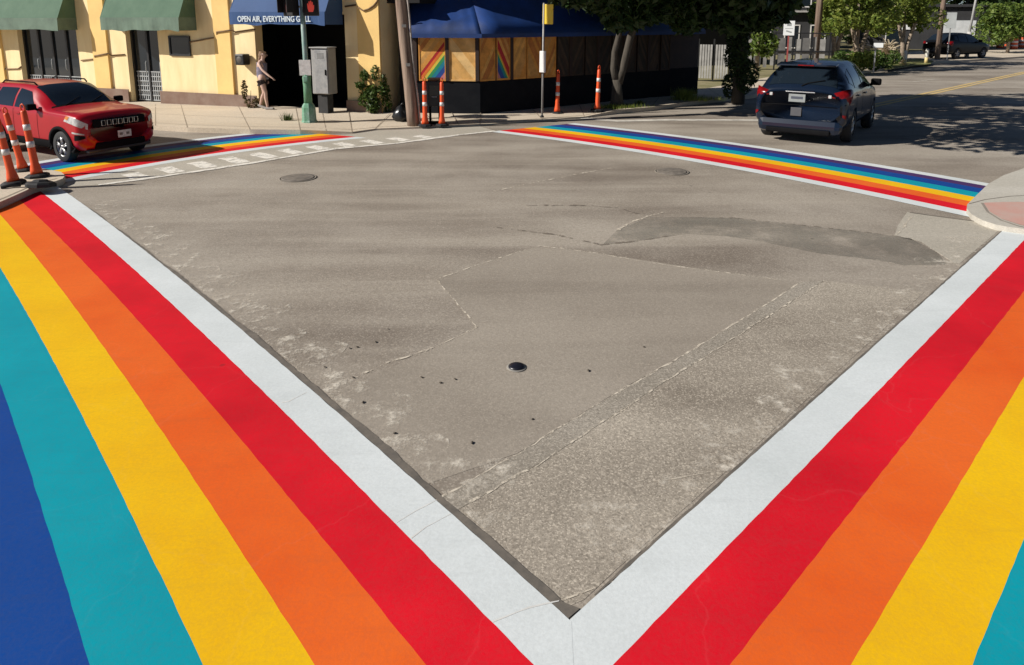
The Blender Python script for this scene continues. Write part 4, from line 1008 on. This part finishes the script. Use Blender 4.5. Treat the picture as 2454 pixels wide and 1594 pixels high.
# ------------------------------------------------------------------ person
def skin(name, verts, edges, mt, parent=None, sub=1, root=0):
    bm = bmesh.new(); sk = bm.verts.layers.skin.verify(); bv = []
    for p, r in verts:
        v = bm.verts.new(p); r = r if isinstance(r, tuple) else (r, r); v[sk].radius = r; bv.append(v)
    bv[root][sk].use_root = True
    for a, b in edges: bm.edges.new((bv[a], bv[b]))
    me = bpy.data.meshes.new(name); bm.to_mesh(me); bm.free()
    o = bpy.data.objects.new(name, me); COL.objects.link(o)
    o.modifiers.new('s', 'SKIN').use_smooth_shade = True
    ss = o.modifiers.new('u', 'SUBSURF'); ss.levels = sub; ss.render_levels = sub
    dg = bpy.context.evaluated_depsgraph_get(); dg.update()
    me2 = bpy.data.meshes.new_from_object(o.evaluated_get(dg)); o.modifiers.clear(); o.data = me2
    me2.materials.clear(); me2.materials.append(mt)
    for p in me2.polygons: p.use_smooth = True
    if parent: o.parent = parent
    return o
pp = g(632, 262, .1)
per = thing('person', 'person in grey-purple tank top and dark shorts striding past the dark doorway, arms swung out', 'person', (pp.x, pp.y, .105), R(-10))
SKN = mat('skin', (.60, .40, .32), .55, .08, 6); 
V = []; E_ = []
def chain(start, pts):
    i0 = start
    for p, r in pts:
        V.append((p, r)); k = len(V) - 1
        if i0 is not None: E_.append((i0, k))
        i0 = k
    return i0
# facing local +x; y is her left (away from camera), -y her right
pel = chain(None, [((0, 0, .82), (.115, .15))])
wst = chain(pel, [((.01, 0, .96), (.09, .12))]); chs = chain(wst, [((.02, 0, 1.12), (.10, .14)), ((.03, 0, 1.23), (.085, .13))])
nk = chain(chs, [((.055, 0, 1.33), .042)]); chain(nk, [((.085, 0, 1.395), (.062, .06)), ((.105, 0, 1.46), (.088, .072)), ((.10, 0, 1.525), (.07, .06))])
for sy, pts in ((-1, [((.03, -.165, 1.235), .048), ((.18, -.25, 1.07), .036), ((.39, -.29, .92), .028), ((.43, -.29, .895), .022)]), (1, [((.02, .165, 1.235), .048), ((-.08, .24, 1.03), .036), ((-.03, .27, .84), .028), ((-.02, .27, .81), .022)])):
    h = chain(chs, pts); p0 = Vector(pts[-1][0]); dirv = (p0 - Vector(pts[-2][0])).normalized(); up_ = Vector((0, 0, 1)); sd_ = dirv.cross(up_).normalized() if abs(dirv.z) < .9 else Vector((1, 0, 0))
    pal = chain(h, [(tuple(p0 + dirv * .05), (.026, .018))])
    for k, ln_ in enumerate((.055, .066, .062, .05)):
        o_ = sd_ * ((k - 1.5) * .017); chain(pal, [(tuple(p0 + dirv * .07 + o_), .0085), (tuple(p0 + dirv * (.07 + ln_ * .55) + o_ * 1.2 + Vector((0, 0, -.006))), .008), (tuple(p0 + dirv * (.07 + ln_) + o_ * 1.2 + Vector((0, 0, -.018))), .007)])
    chain(h, [(tuple(p0 + dirv * .025 - sd_ * .03 + Vector((0, 0, .005))), .011), (tuple(p0 + dirv * .055 - sd_ * .048), .009)])
# legs: right leg forward, left leg trailing
for hip, kn, an, toe in (((.03, -.085, .76), (.14, -.09, .45), (.17, -.09, .075), (.30, -.095, .03)), ((-.02, .085, .76), (-.01, .09, .43), (-.14, .09, .10), (-.03, .095, .03))):
    mid_ = tuple((a + b) / 2 for a, b in zip(hip, kn)); cf = tuple(a * .65 + b * .35 for a, b in zip(kn, an)); cf = (cf[0] - .015, cf[1], cf[2])
    chain(pel, [(hip, .088), (mid_, .075), (kn, .05), (cf, .05), (an, .032), ((an[0] + .02, an[1], max(.035, an[2] - .04)), .034), (toe, (.035, .024))])
skin('body', V, E_, SKN, per, 2, pel)
skin('tank_top', [((.0, 0, .80), (.128, .16)), ((.01, 0, .95), (.112, .142)), ((.02, 0, 1.12), (.115, .155)), ((.03, 0, 1.22), (.095, .14)), ((.04, -.075, 1.285), .035), ((.04, .075, 1.285), .035)], [(0, 1), (1, 2), (2, 3), (3, 4), (3, 5)], mat('heather_purple_jersey', (.22, .19, .25), .85, .25, 14, c2=(.11, .11, .15)), per, 2, 2)
skin('shorts', [((.0, 0, .84), (.13, .16)), ((.025, -.085, .74), .102), ((.075, -.09, .62), .094), ((-.02, .085, .74), .102), ((-.015, .09, .62), .092)], [(0, 1), (1, 2), (0, 3), (3, 4)], mat('dark_shorts', (.03, .02, .02), .8, .2, 10), per, 2, 0)
skin('hair', [((.07, 0, 1.545), (.075, .068)), ((.045, 0, 1.48), (.072, .075)), ((.0, 0, 1.41), (.04, .05)), ((-.04, 0, 1.33), .03), ((-.06, 0, 1.22), .018)], [(0, 1), (1, 2), (2, 3), (3, 4)], mat('light_brown_hair', (.33, .21, .13), .6, .2, 20), per, 2, 1)
mb = MB()
for sy in (-1, 1): mb.lathe([(.001, -.008), (.008, 0), (.001, .008)], 8, c=(.183, sy * .03, 1.47))
mb.build('eyes', mat('eye_dark', (.03, .02, .02), .3), per)
mb = MB(); mb.tube([(.186, 0, 1.475), (.205, 0, 1.445), (.186, 0, 1.435)], [.008, .013, .008], 6); mb.build('nose', SKN, per)
mb = MB(); mb.tube([(.168, -.022, 1.412), (.178, 0, 1.41), (.168, .022, 1.412)], .006, 6); mb.build('mouth', mat('lips', (.45, .2, .17), .5), per)
for sy in (-1, 1): mb = MB(); mb.lathe([(.001, -.03), (.014, -.015), (.016, .015), (.001, .03)], 8, c=(.08, sy * .075, 1.46)); mb.build('ear', SKN, per)
for x_, y_, z_, rx_ in ((.23, -.0925, .035, 0), (-.09, .0925, .055, .35)):
    mb = MB(); mb.box((x_, y_, z_), (.25, .085, .06), ry=rx_, bev=.02); mb.build('shoe', mat('grey_shoe', (.34, .32, .3), .7), per)
per.scale = (1.0, 1.0, 1.0)

# ------------------------------------------------------------------ vegetation
def leaves(mb, blobs, n, size, rnd, flat=.0, m=0):
    for _ in range(n):
        c, r = blobs[rnd.randrange(len(blobs))]
        while True:
            d = Vector((rnd.uniform(-1, 1), rnd.uniform(-1, 1), rnd.uniform(-1, 1)))
            if .05 < d.length <= 1: break
        d = d.normalized() * (d.length ** .45)
        p = Vector(c) + Vector((d.x * r[0], d.y * r[1], d.z * r[2]))
        a = Vector((rnd.uniform(-1, 1), rnd.uniform(-1, 1), rnd.uniform(-1, .6) * (1 - flat))).normalized(); b = a.orthogonal().normalized()
        b = (Matrix.Rotation(rnd.uniform(0, 6.28), 3, a) @ b); s = size * rnd.uniform(.6, 1.4); nn = a.cross(b)
        mb.add([p - a * s, p + b * s * .45 + nn * s * .12, p + a * s, p - b * s * .45 + nn * s * .12], [(0, 1, 2, 3)], m)
def tree(name, label, loc, trunk, blobs, n, size, lm, seed, group=None, bark=None, cat='tree'):
    t = thing(name, label, cat, loc, 0, group); rnd = random.Random(seed)
    if trunk:
        mb = MB()
        for pts, rad in trunk: mb.tube(pts, rad, 10)
        mb.build('trunk', bark or BARK, t)
    mb = MB(); leaves(mb, blobs, n, size, rnd); mb.build('crown', lm, t, recalc=False); return t
BARK = mat('grey_brown_bark', (.085, .072, .058), .95, .3, 5, c2=(.035, .03, .022), bmp=.7, bscale=14, stretch=(3, 3, .5))
PBARK = mat('pale_bark', (.42, .33, .25), .85, .3, 4, bmp=.4, bscale=9)
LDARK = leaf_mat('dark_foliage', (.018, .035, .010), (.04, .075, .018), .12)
LMID = leaf_mat('mid_foliage', (.06, .115, .02), (.19, .25, .05), .33); LLIT = leaf_mat('bright_foliage', (.10, .16, .025), (.30, .34, .07), .38); LYEL = leaf_mat('yellow_green_foliage', (.16, .22, .04), (.3, .34, .08), .35)
LBUSH = leaf_mat('bush_foliage', (.035, .075, .014), (.095, .14, .028), .25)
# big street tree, forked trunk, crown stretched over the street to cast shade there
b0 = g(1478, 256, .12); rnd = random.Random(5); bl = []
for i in range(46):
    a = rnd.uniform(0, 6.28); q = rnd.random() ** .5; x = 2.2 + 4.6 * q * math.cos(a); y = -4.0 + 4.6 * q * math.sin(a); zz = rnd.uniform(4.3, 8.4)
    rr = rnd.uniform(.7, 1.35); bl.append(((x, y, zz), (rr, rr, rr * .7)))
for i in range(26):
    x = rnd.uniform(-2.6, 3.8); bl.append(((x, rnd.uniform(-1.9, .4) + x * .25, rnd.uniform(3.0, 4.0)), (rnd.uniform(.5, .8), .5, rnd.uniform(.3, .55))))
for i in range(22): bl.append(((rnd.uniform(-1.2, 4.6), rnd.uniform(-.6, 2.2), rnd.uniform(3.0, 3.9)), (rnd.uniform(.5, .8), .5, rnd.uniform(.35, .5))))
for i in range(14): bl.append(((rnd.uniform(-.5, 3.5), rnd.uniform(-9.0, -6.0), rnd.uniform(4.8, 6.6)), (rnd.uniform(.7, 1.1), .9, .5)))  # unseen outer foliage, added to bring the tree's shadow further down the road
for i in range(26):
    x = rnd.uniform(-.3, 4.8); bl.append(((x, -.9 + x * .42 + rnd.uniform(-.2, .3), rnd.uniform(2.35, 3.0)), (rnd.uniform(.35, .55), .35, rnd.uniform(.25, .4))))
bl += [((-.6, -1.2, 2.85), (.5, .4, .35)), ((.7, -.7, 2.75), (.6, .4, .45)), ((2.0, -.2, 2.7), (.7, .5, .5)), ((3.2, .2, 2.6), (.6, .5, .6)), ((1.6, -1.2, 3.6), (1.0, .9, .6)), ((3.0, -.3, 3.5), (1.0, .9, .8)), ((4.3, .3, 3.2), (.8, .8, .9)), ((3.6, -3.4, 4.3), (1.1, 1.1, .6)), ((1.6, -5.2, 4.7), (1.1, 1.0, .6)), ((3.0, -6.6, 4.9), (1.1, 1.0, .6)), ((4.2, -5.4, 4.6), (1.1, 1.0, .6))]
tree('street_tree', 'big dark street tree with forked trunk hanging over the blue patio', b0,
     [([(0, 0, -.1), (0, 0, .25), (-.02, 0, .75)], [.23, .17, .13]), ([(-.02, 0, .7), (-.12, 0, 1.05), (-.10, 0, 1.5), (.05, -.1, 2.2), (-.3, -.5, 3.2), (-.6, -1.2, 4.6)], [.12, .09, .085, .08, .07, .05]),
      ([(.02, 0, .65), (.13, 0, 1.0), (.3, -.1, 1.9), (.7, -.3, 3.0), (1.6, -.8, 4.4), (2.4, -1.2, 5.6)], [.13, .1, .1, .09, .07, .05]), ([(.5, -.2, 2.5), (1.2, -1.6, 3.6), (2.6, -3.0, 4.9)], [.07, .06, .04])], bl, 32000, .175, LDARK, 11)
# dense ivy-clad tree at the end of the patio
ib = g(1768, 240, .12); rnd = random.Random(8); bl = [((rnd.uniform(-.22, .2), rnd.uniform(-.4, .4), zz), (rnd.uniform(.22, .34), .4, .4)) for zz in [.4 + .22 * i for i in range(20)]]
tree('ivy_tree', 'dark ivy-covered tree column left of the navy hatchback', ib, [([(0, 0, -.1), (.05, 0, 2), (.1, 0, 4.8)], [.2, .16, .1])], bl, 8000, .06, LDARK, 4)
# bush and small plants at the yellow wall
bb = g(897, 271, .13); rnd = random.Random(2)
bl = [((rnd.uniform(-.28, .28), rnd.uniform(-.12, .12), rnd.uniform(.12, .75)), (.17, .15, .16)) for _ in range(14)] + [((-.22, 0, .95), (.1, .1, .14)), ((.05, 0, 1.02), (.09, .1, .2)), ((.24, 0, .85), (.1, .1, .15)), ((-.34, 0, .72), (.1, .08, .08))]
tree('bush', 'leafy green bush against the yellow wall corner', bb, [([(0, 0, -.05), (.02, 0, .5)], [.03, .02]), ([(0, 0, .05), (-.12, 0, .6)], [.02, .012])], bl, 1500, .055, LBUSH, 6, cat='bush')
wb_ = g(597, 258, .1)
tree('weed', 'scrawny dry weed beside the doorway of the yellow building', (wb_.x, wb_.y - .05, .08), [([(0, 0, 0), (-.08, 0, .4), (-.1, 0, .75)], [.012, .01, .006]), ([(0, 0, 0), (.08, 0, .3), (.1, 0, .5)], [.01, .008, .005])], [((.1, 0, .15), (.2, .1, .13)), ((-.08, 0, .5), (.07, .05, .28))], 260, .045, leaf_mat('dry_weed', (.08, .06, .02), (.14, .11, .04), .2), 9, cat='weed')
# grass tufts along the kerb
def tuft(px, py, z, n, h, sp, lm, label):
    mb = MB(); rnd = random.Random(int(px)); c = g(px, py, z)
    for _ in range(n):
        p = Vector((rnd.gauss(0, sp), rnd.gauss(0, sp * .5), 0)); a = rnd.uniform(0, 6.28); hh = h * rnd.uniform(.5, 1.2); w = .008
        l = Vector((rnd.uniform(-.5, .5) * hh, rnd.uniform(-.5, .5) * hh, hh)); s = Vector((math.cos(a) * w, math.sin(a) * w, 0))
        mb.add([p - s, p + s, p + l * .6 + s * .6, p + l], [(0, 1, 2), (0, 2, 3)])
    o = mb.build('grass_tuft', lm, recalc=False); o.location = c; return tag(o, label, 'grass tuft')
tuft(1462, 259, .12, 260, .12, .22, LLIT, 'short grass tuft left of the forked tree trunk')
tuft(1505, 257, .12, 260, .1, .25, LLIT, 'short grass tuft right of the forked tree trunk')
tuft(1533, 250, .12, 160, .12, .06, LLIT, 'sparse grass tuft on the kerb between trunk and shade')
tuft(1640, 238, .13, 500, .32, .16, LYEL, 'bright yellow-green grass clump in front of the dark hedge')
tuft(1672, 240, .13, 420, .13, .32, LYEL, 'low yellow-green grass patch right of the bright clump')
tuft(690, 292, .08, 120, .22, .05, LBUSH, 'tiny weed sprouting from the sidewalk left of the signal pole')

# ------------------------------------------------------------------ background on the right
WF = mat('white_fence_paint', (.70, .68, .64), .7, .12, 3); IRN = mat('black_iron', (.012, .012, .013), .5, .1)
def line_pt(px, py): return g(px, py, .12)
# white garden gate in the sun seen past the tree
ga = thing('white_gate', 'sunlit white slatted gate seen past the dark tree', 'gate', at_depth(1690, 215, 27.) * 1, R(-24))
ga.location.z = .12; hgt = zpix(82, 27.) - .12
mb = MB(); [mb.box((-.75 + .055 * i, 0, hgt * .52), (.045, .03, hgt * .95)) for i in range(7)]; mb.build('slat_panel', WF, ga)
for x0, w0 in ((-.05, .5), (.55, .5)):
    mb = MB(); [mb.box((x0 - w0 / 2 + .06 + i * .1, 0, hgt * .42), (.075, .03, hgt * .72)) for i in range(5)]; mb.build('slat_panel', mat('grey_slats', (.40, .39, .37), .7, .2, 3), ga)
mb = MB(); mb.box((.25, .06, hgt * .4), (1.2, .03, .06)); mb.box((.25, .06, hgt * .75), (1.2, .03, .06)); [mb.box((x, .06, hgt * .45), (.06, .05, hgt * .9)) for x in (-.33, .25, .85)]; mb.build('gate_frame', IRN, ga)
# street parking sign on a red post
def post_sign(name, label, px, sy0, sy1, d, w, board, post, cat='sign', off=0, by=None):
    p = at_depth(px, 100, d); z0_, z1_ = zpix(sy1, d), zpix(sy0, d)
    t = thing(name, label, cat, (p.x, p.y, .12), R(-26)); mb = MB(); mb.box((0, 0, (z1_ - .12) / 2), (.055, .055, z1_ - .12)); mb.build('post', post, t)
    mb = MB(); mb.box((off, -.045, (z0_ + z1_) / 2 - .12), (w, .02, z1_ - z0_), bev=.006); mb.build('sign_panel', board, t); return t
SGW = mat('sign_board_white', (.72, .74, .74), .5, .05); SGG = mat('sign_board_grey', (.42, .44, .44), .5, .08)
ps = post_sign('parking_sign', 'white parking sign on a rusty red post above the hatchback', 1889, 50, 85, 27., .40, SGW, mat('rusty_red_post', (.30, .05, .045), .7, .2, 6))
mb = MB(); zc = zpix(67, 27.) - .12; mb.box((0, -.058, zc + .12), (.16, .006, .09)); mb.box((0, -.058, zc - .02), (.28, .006, .015)); mb.box((0, -.058, zc - .14), (.2, .006, .05), ry=.3); mb.build('sign_marks', mat('sign_ink_grey', (.28, .3, .3), .6), ps)
post_sign('street_sign', 'tall grey sign panel on a thin post right of the second wooden pole', 2274, 30, 68, 41., .5, SGG, mat('thin_grey_post', (.3, .3, .3), .5))
# wooden poles further down the street
for px, d, lbl, r, by in ((1957, 34., 'wooden utility pole behind the roof of the navy hatchback', .17, 0), (2250, 42., 'wooden utility pole on the lawn right of the white bollards', .15, 0)):
    p = at_depth(px, 100, d); t = thing('utility_pole', lbl, 'utility pole', (p.x, p.y, .1)); mb = MB(); mb.tube([(0, 0, -.1), (.02, 0, 4), (.03, 0, 8)], [r, r * .9, r * .75], 10); mb.build('pole', WP, t)
    mb = MB(); mb.box((0, .12, 7.4), (2, .1, .12), R(40)); mb.build('crossarm', WP, t)
p = at_depth(2325, 100, 45.); t = thing('lamp_post', 'pale metal lamp post beside the parked black car', 'lamp post', (p.x, p.y, .1)); mb = MB(); mb.tube([(-.12, 0, 0), (-.12, 0, 1.6)], .13, 10); mb.build('base_sleeve', mat('pale_sleeve', (.55, .53, .5), .5), t)
mb = MB(); mb.tube([(-.12, 0, 1.5), (.12, 0, 4.5), (.3, 0, 7)], [.075, .065, .05], 10); mb.build('pole', mat('silver_pole', (.5, .5, .49), .4, .1), t); mb = MB(); mb.tube([(.3, 0, 7), (.9, -.5, 7.3), (1.5, -1, 7.3)], .035, 6); mb.build('arm', MATS['silver_pole'], t); mb = MB(); mb.box((1.6, -1.1, 7.28), (.5, .25, .12), R(-40), bev=.03); mb.build('lamp_head', MATS['silver_pole'], t)
# bollards
for px, top, bot, lbl in ((2167, 121, 157, 'white and yellow bollard on the lawn edge, nearer of the two'), (2219, 117, 152, 'white bollard on the lawn edge beside the wooden pole')):
    p = g(px, bot, .12); h_ = zpix(top, p.y) - .12; t = thing('bollard', lbl, 'bollard', p, 0, 'bollards on the lawn edge')
    mb = MB(); mb.lathe([(.085, 0), (.085, h_ - .05), (.05, h_)], 12); mb.build('tube', mat('bollard_white', (.72, .69, .62), .6, .1), t)
    mb = MB(); mb.lathe([(.088, .02), (.088, h_ * .4)], 12); mb.build('yellow_sleeve', mat('bollard_yellow', (.7, .55, .25), .6), t)
# thin pole with a small plate near the shrubs
post_sign('street_sign', 'small white plate on a thin post among the low shrubs', 2100, 103, 114, 31., .38, SGW, MATS['thin_grey_post'], off=.1)
# crape myrtles with pale stems
for k, (px, d, lbl, sx) in enumerate(((2055, 34., 'leafy green tree with pale trunk over the clipped shrubs', 1.0), (2165, 38., 'bright green tree left of the white bollards', 1.0), (2000, 40., 'green tree behind the wooden pole near the brick house', .9))):
    p = at_depth(px, 120, d); rnd = random.Random(20 + k); bl = []
    for i in range(32):
        zz = rnd.uniform(1.95, 5.0); q = 1.6 * sx; bl.append(((rnd.uniform(-q, q), rnd.uniform(-1.1, 1.1), zz), (rnd.uniform(.35, .62),) * 3))
    tree('leafy_tree', lbl, (p.x, p.y, .1), [([(0, 0, 0), (-.05, 0, 1), (-.35, 0, 2.0), (-.7, 0, 3.2)], [.14, .12, .09, .05]), ([(.1, 0, 0), (.2, 0, 1.1), (.5, 0, 2.2), (.9, 0, 3.3)], [.12, .1, .08, .04]), ([(0, .1, .6), (.05, .2, 1.8), (.0, .3, 3.2)], [.09, .08, .05])], bl, 4600, .13, (LLIT, LLIT, LMID)[k], 30 + k, 'leafy trees along the right street', PBARK)
p = at_depth(2415, 120, 50.); rnd = random.Random(77); bl = [((rnd.uniform(-1.7, 1.7), rnd.uniform(-1, 1), rnd.uniform(1.0, 3.2)), (rnd.uniform(.4, .75),) * 3) for _ in range(22)]
tree('leafy_tree', 'rounded low green tree at the far right edge above the orange barrels', (p.x, p.y, .1), [([(0, 0, 0), (0, 0, 2)], [.12, .08])], bl, 3600, .15, LMID, 41, 'leafy trees along the right street', PBARK)
p = at_depth(1815, 120, 30.); rnd = random.Random(78); bl = [((rnd.uniform(-.5, .6), rnd.uniform(-.4, .4), rnd.uniform(1.0, 4.4)), (rnd.uniform(.25, .5),) * 3) for _ in range(24)]
tree('leafy_tree', 'slender sunlit tree just right of the ivy-covered column', (p.x, p.y, .1), [([(0, 0, 0), (.05, 0, 2), (0, 0, 4)], [.09, .07, .04])], bl, 2600, .11, LMID, 42, 'leafy trees along the right street', PBARK)
# dry yucca clumps under the trees
for px, d, lbl in ((2062, 35.5, 'tan dry yucca clump under the leafy tree over the shrubs'), (2130, 37., 'tan dry yucca clump left of the white bollards')):
    p = at_depth(px, 120, d); t = thing('yucca', lbl, 'yucca', (p.x, p.y, .1), 0, 'dry yucca clumps on the verge'); rnd = random.Random(px); mb = MB()
    mb.tube([(0, 0, 0), (.03, 0, .5), (0, 0, 1.0)], [.1, .09, .07], 8); mb.build('stem', PBARK, t); mb = MB()
    for _ in range(130):
        a = rnd.uniform(0, 6.28); e = rnd.uniform(-.5, 1.2); L = rnd.uniform(.4, .75); b0_ = Vector((0, 0, rnd.uniform(.5, 1.05))); dv = Vector((math.cos(a) * math.cos(e), math.sin(a) * math.cos(e), math.sin(e))); sd_ = dv.cross(Vector((0, 0, 1))).normalized() * .03
        mb.add([b0_ - sd_, b0_ + sd_, b0_ + dv * L * .7 + sd_ * .7 - Vector((0, 0, .05)), b0_ + dv * L - Vector((0, 0, .16)), b0_ + dv * L * .7 - sd_ * .7 - Vector((0, 0, .05))], [(0, 1, 2, 3, 4)])
    mb.build('blades', leaf_mat('dry_blades_%d' % px, (.42, .34, .22), (.56, .48, .36), .2), t, recalc=False)
# clipped shrubs
for k, (px, py, r, lbl) in enumerate(((2035, 172, .75, 'clipped green shrub behind the hatchback roof'), (2072, 174, .6, 'yellowish green shrub left of the thin post'), (2118, 170, .62, 'dark clipped shrub right of the thin post'))):
    p = g(px, py, .12); rnd = random.Random(50 + k); bl = [((rnd.uniform(-r, r) * .8, rnd.uniform(-.3, .3), rnd.uniform(.15, .75)), (.3, .3, .25)) for _ in range(9)]
    tree('shrub', lbl, (p.x, p.y + .3, .1), None, bl, 900, .085, (LBUSH, LLIT, LBUSH)[k], 60 + k, 'clipped shrubs on the right verge', cat='shrub')
# lawn strip, and grass tufts
lw = MB(); lw.sheet([g(x, y, .125) for x, y in [(2120, 168), (2170, 160), (2230, 153), (2238, 146), (2200, 140), (2120, 146)]]); struct(lw.build('lawn', mat('lawn_green', (.16, .17, .04), .9, .3, 2, c2=(.26, .24, .09))))
# parked black car and barrels
CBLK = mat('black_car_paint', (.006, .007, .009), .35, .1, coat=.05, spec=.2)
pk = thing('parked_car', 'black car parked behind the second wooden pole', 'car', (at_depth(2292, 120, 43.5).x, 43.5, .11), R(25)); pk.scale = (1.02,) * 3
for ch in hat.children:
    if ch.name.split('.')[0] in ('body', 'wheel', 'side_window', 'windscreen', 'rear_window', 'headlight', 'tail_light', 'door_mirror'):
        c = ch.copy(); COL.objects.link(c); c.parent = pk
        if ch.name.startswith('body'): c.data = ch.data.copy(); c.data.materials[0] = CBLK
        for q in ch.children: d_ = q.copy(); COL.objects.link(d_); d_.parent = c
OB = mat('barrel_orange', (.75, .12, .04), .5, .1)
def barrel(px, d, lbl):
    p = at_depth(px, 120, d); t = thing('traffic_barrel', lbl, 'traffic barrel', (p.x, p.y, .02), 0, 'orange traffic barrels at the far right'); mb = MB(); mb.lathe([(.3, 0), (.29, .3), (.27, .6), (.26, .95), (.18, 1.0)], 14); mb.build('drum', OB, t)
    for z0_ in (.3, .62): mb = MB(); mb.lathe([(.297 - z0_ * .03, z0_), (.294 - z0_ * .03, z0_ + .15)], 14); mb.build('reflective_band', SLV, t)
    mb = MB(); mb.lathe([(.4, 0), (.4, .06), (.3, .08)], 10); mb.build('base', RUB, t)
barrel(2396, 58., 'orange traffic barrel furthest left of the barrels under the rounded tree'); barrel(2428, 56., 'orange and white barrel, nearest of the barrels at the right edge'); barrel(2446, 59., 'orange barrel cut by the right photo edge'); barrel(2412, 63., 'orange barrel furthest back under the rounded tree')
# buildings down the street
BRK = mat('red_brick', (.16, .045, .035), .9, .3, 8, c2=(.08, .03, .025)); DKW = mat('dark_wall', (.035, .035, .038), .85, .2, 1); WHW = mat('white_render', (.72, .71, .70), .8, .06, 1)
def house(name, label, px, d, w, dep, h, rz, wallm, wins, trim=None, roof=None):
    p = at_depth(px, 100, d); t = thing(name, label, 'building', (p.x, p.y, .05), rz)
    mb = MB(); mb.box((0, dep / 2, h / 2), (w, dep, h)); mb.build('wall', wallm, t)
    for (x, z, ww, hh) in wins:
        mb = MB(); 
        for xx in (x - ww / 2, x + ww / 2): mb.box((xx, -.02, z), (.07, .06, hh))
        for zz in (z - hh / 2, z + hh / 2): mb.box((x, -.02, zz), (ww + .07, .065, .07))
        wo_ = mb.build('window', trim or WF, t); mb = MB(); mb.box((x, -.006, z), (ww - .06, .01, hh - .06)); mb.build('pane', GLS, wo_)
    mb = MB(); mb.box((0, dep / 2 - .1, h + .1), (w + .4, dep + .4, .2)); mb.build('roof', roof or DKW, t); return t
br = house('brick_house', 'dark two-storey house with red brick band and pale balcony ledge', 1885, 47., 6.5, 6, 7, R(-16), DKW, [(-1.5, 1.3, .9, 1.5), (.3, 1.3, .9, 1.5), (1.9, 1.3, .9, 1.5), (.8, 4.0, 1.1, 1.5)])
mb = MB(); mb.box((-.85, -.1, 3.45), (1.3, .18, .75)); mb.build('brick_panel', BRK, br); mb = MB(); mb.box((0, -.25, 2.95), (5.5, .5, .12)); mb.build('balcony_ledge', mat('grey_ledge', (.4, .38, .36), .7), br)
house('garage', 'low dark garage with white door panel behind the bollards', 2215, 56., 9, 6, 3.4, R(-20), DKW, [(-2.2, 1.0, 1.2, 1.3)])
gd = [o for o in COL.objects if o.name == 'garage'][0]
mb = MB(); mb.box((-1.3, -.05, 2.0), (1.7, .08, .75)); mb.build('sign_board', WHW, gd); mb = MB(); mb.box((2.2, -.05, 1.3), (2.4, .08, 2.1)); mb.build('garage_door', mat('pale_door', (.55, .57, .58), .6, .1), gd)
house('white_building', 'tall white rendered building at the top right edge', 2440, 70., 8, 8, 9, R(-30), WHW, [(2.4, 2.9, 1.2, 1.3), (-2.2, 5, 1.2, 1.3)])
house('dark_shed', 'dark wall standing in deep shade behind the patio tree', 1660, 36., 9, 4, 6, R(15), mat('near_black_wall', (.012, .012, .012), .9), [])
# iron fence in front of the dark house
fe = thing('iron_fence', 'black iron fence with pale boards behind the hatchback', 'fence', (at_depth(1880, 100, 33.).x, 33., .1), R(-14))
for i in range(11):
    mb = MB(); mb.box((-1.9 + i * .36, .05, .85), (.16 + .08 * ((i * 7) % 3), .02, 1.45 - .25 * ((i * 5) % 3) * .4)); mb.build('board', mat('grey_board_%d' % (i % 3), ((.26, .25, .235), (.36, .35, .33), (.17, .165, .16))[i % 3], .8, .2, 3), fe)
mb = MB(); mb.box((0, 0, .9), (4.2, .04, .07)); mb.box((0, 0, 1.75), (4.2, .04, .05)); [mb.box((-2 + i * .8, 0, .9), (.06, .06, 1.8)) for i in range(6)]; mb.build('rails', IRN, fe)
# tree belt closing the street
rnd = random.Random(91)
for k in range(16):
    px = 1560 + k * 68; d = rnd.uniform(58, 72); p = at_depth(px, 100, d); hh = rnd.uniform(6.5, 9)
    bl = [((rnd.uniform(-2.6, 2.6), rnd.uniform(-1.2, 1.2), rnd.uniform(.8, hh)), (rnd.uniform(.8, 1.4),) * 3) for _ in range(26)]
    tree('backdrop_tree', 'dense dark tree closing the view at the end of the street', (p.x, p.y, 0), [([(0, 0, 0), (.1, 0, 3), (0, 0, hh - 1)], [.22, .16, .08])], bl, 1500, .34, LDARK if k % 3 else LMID, 100 + k, 'backdrop trees at the end of the street')
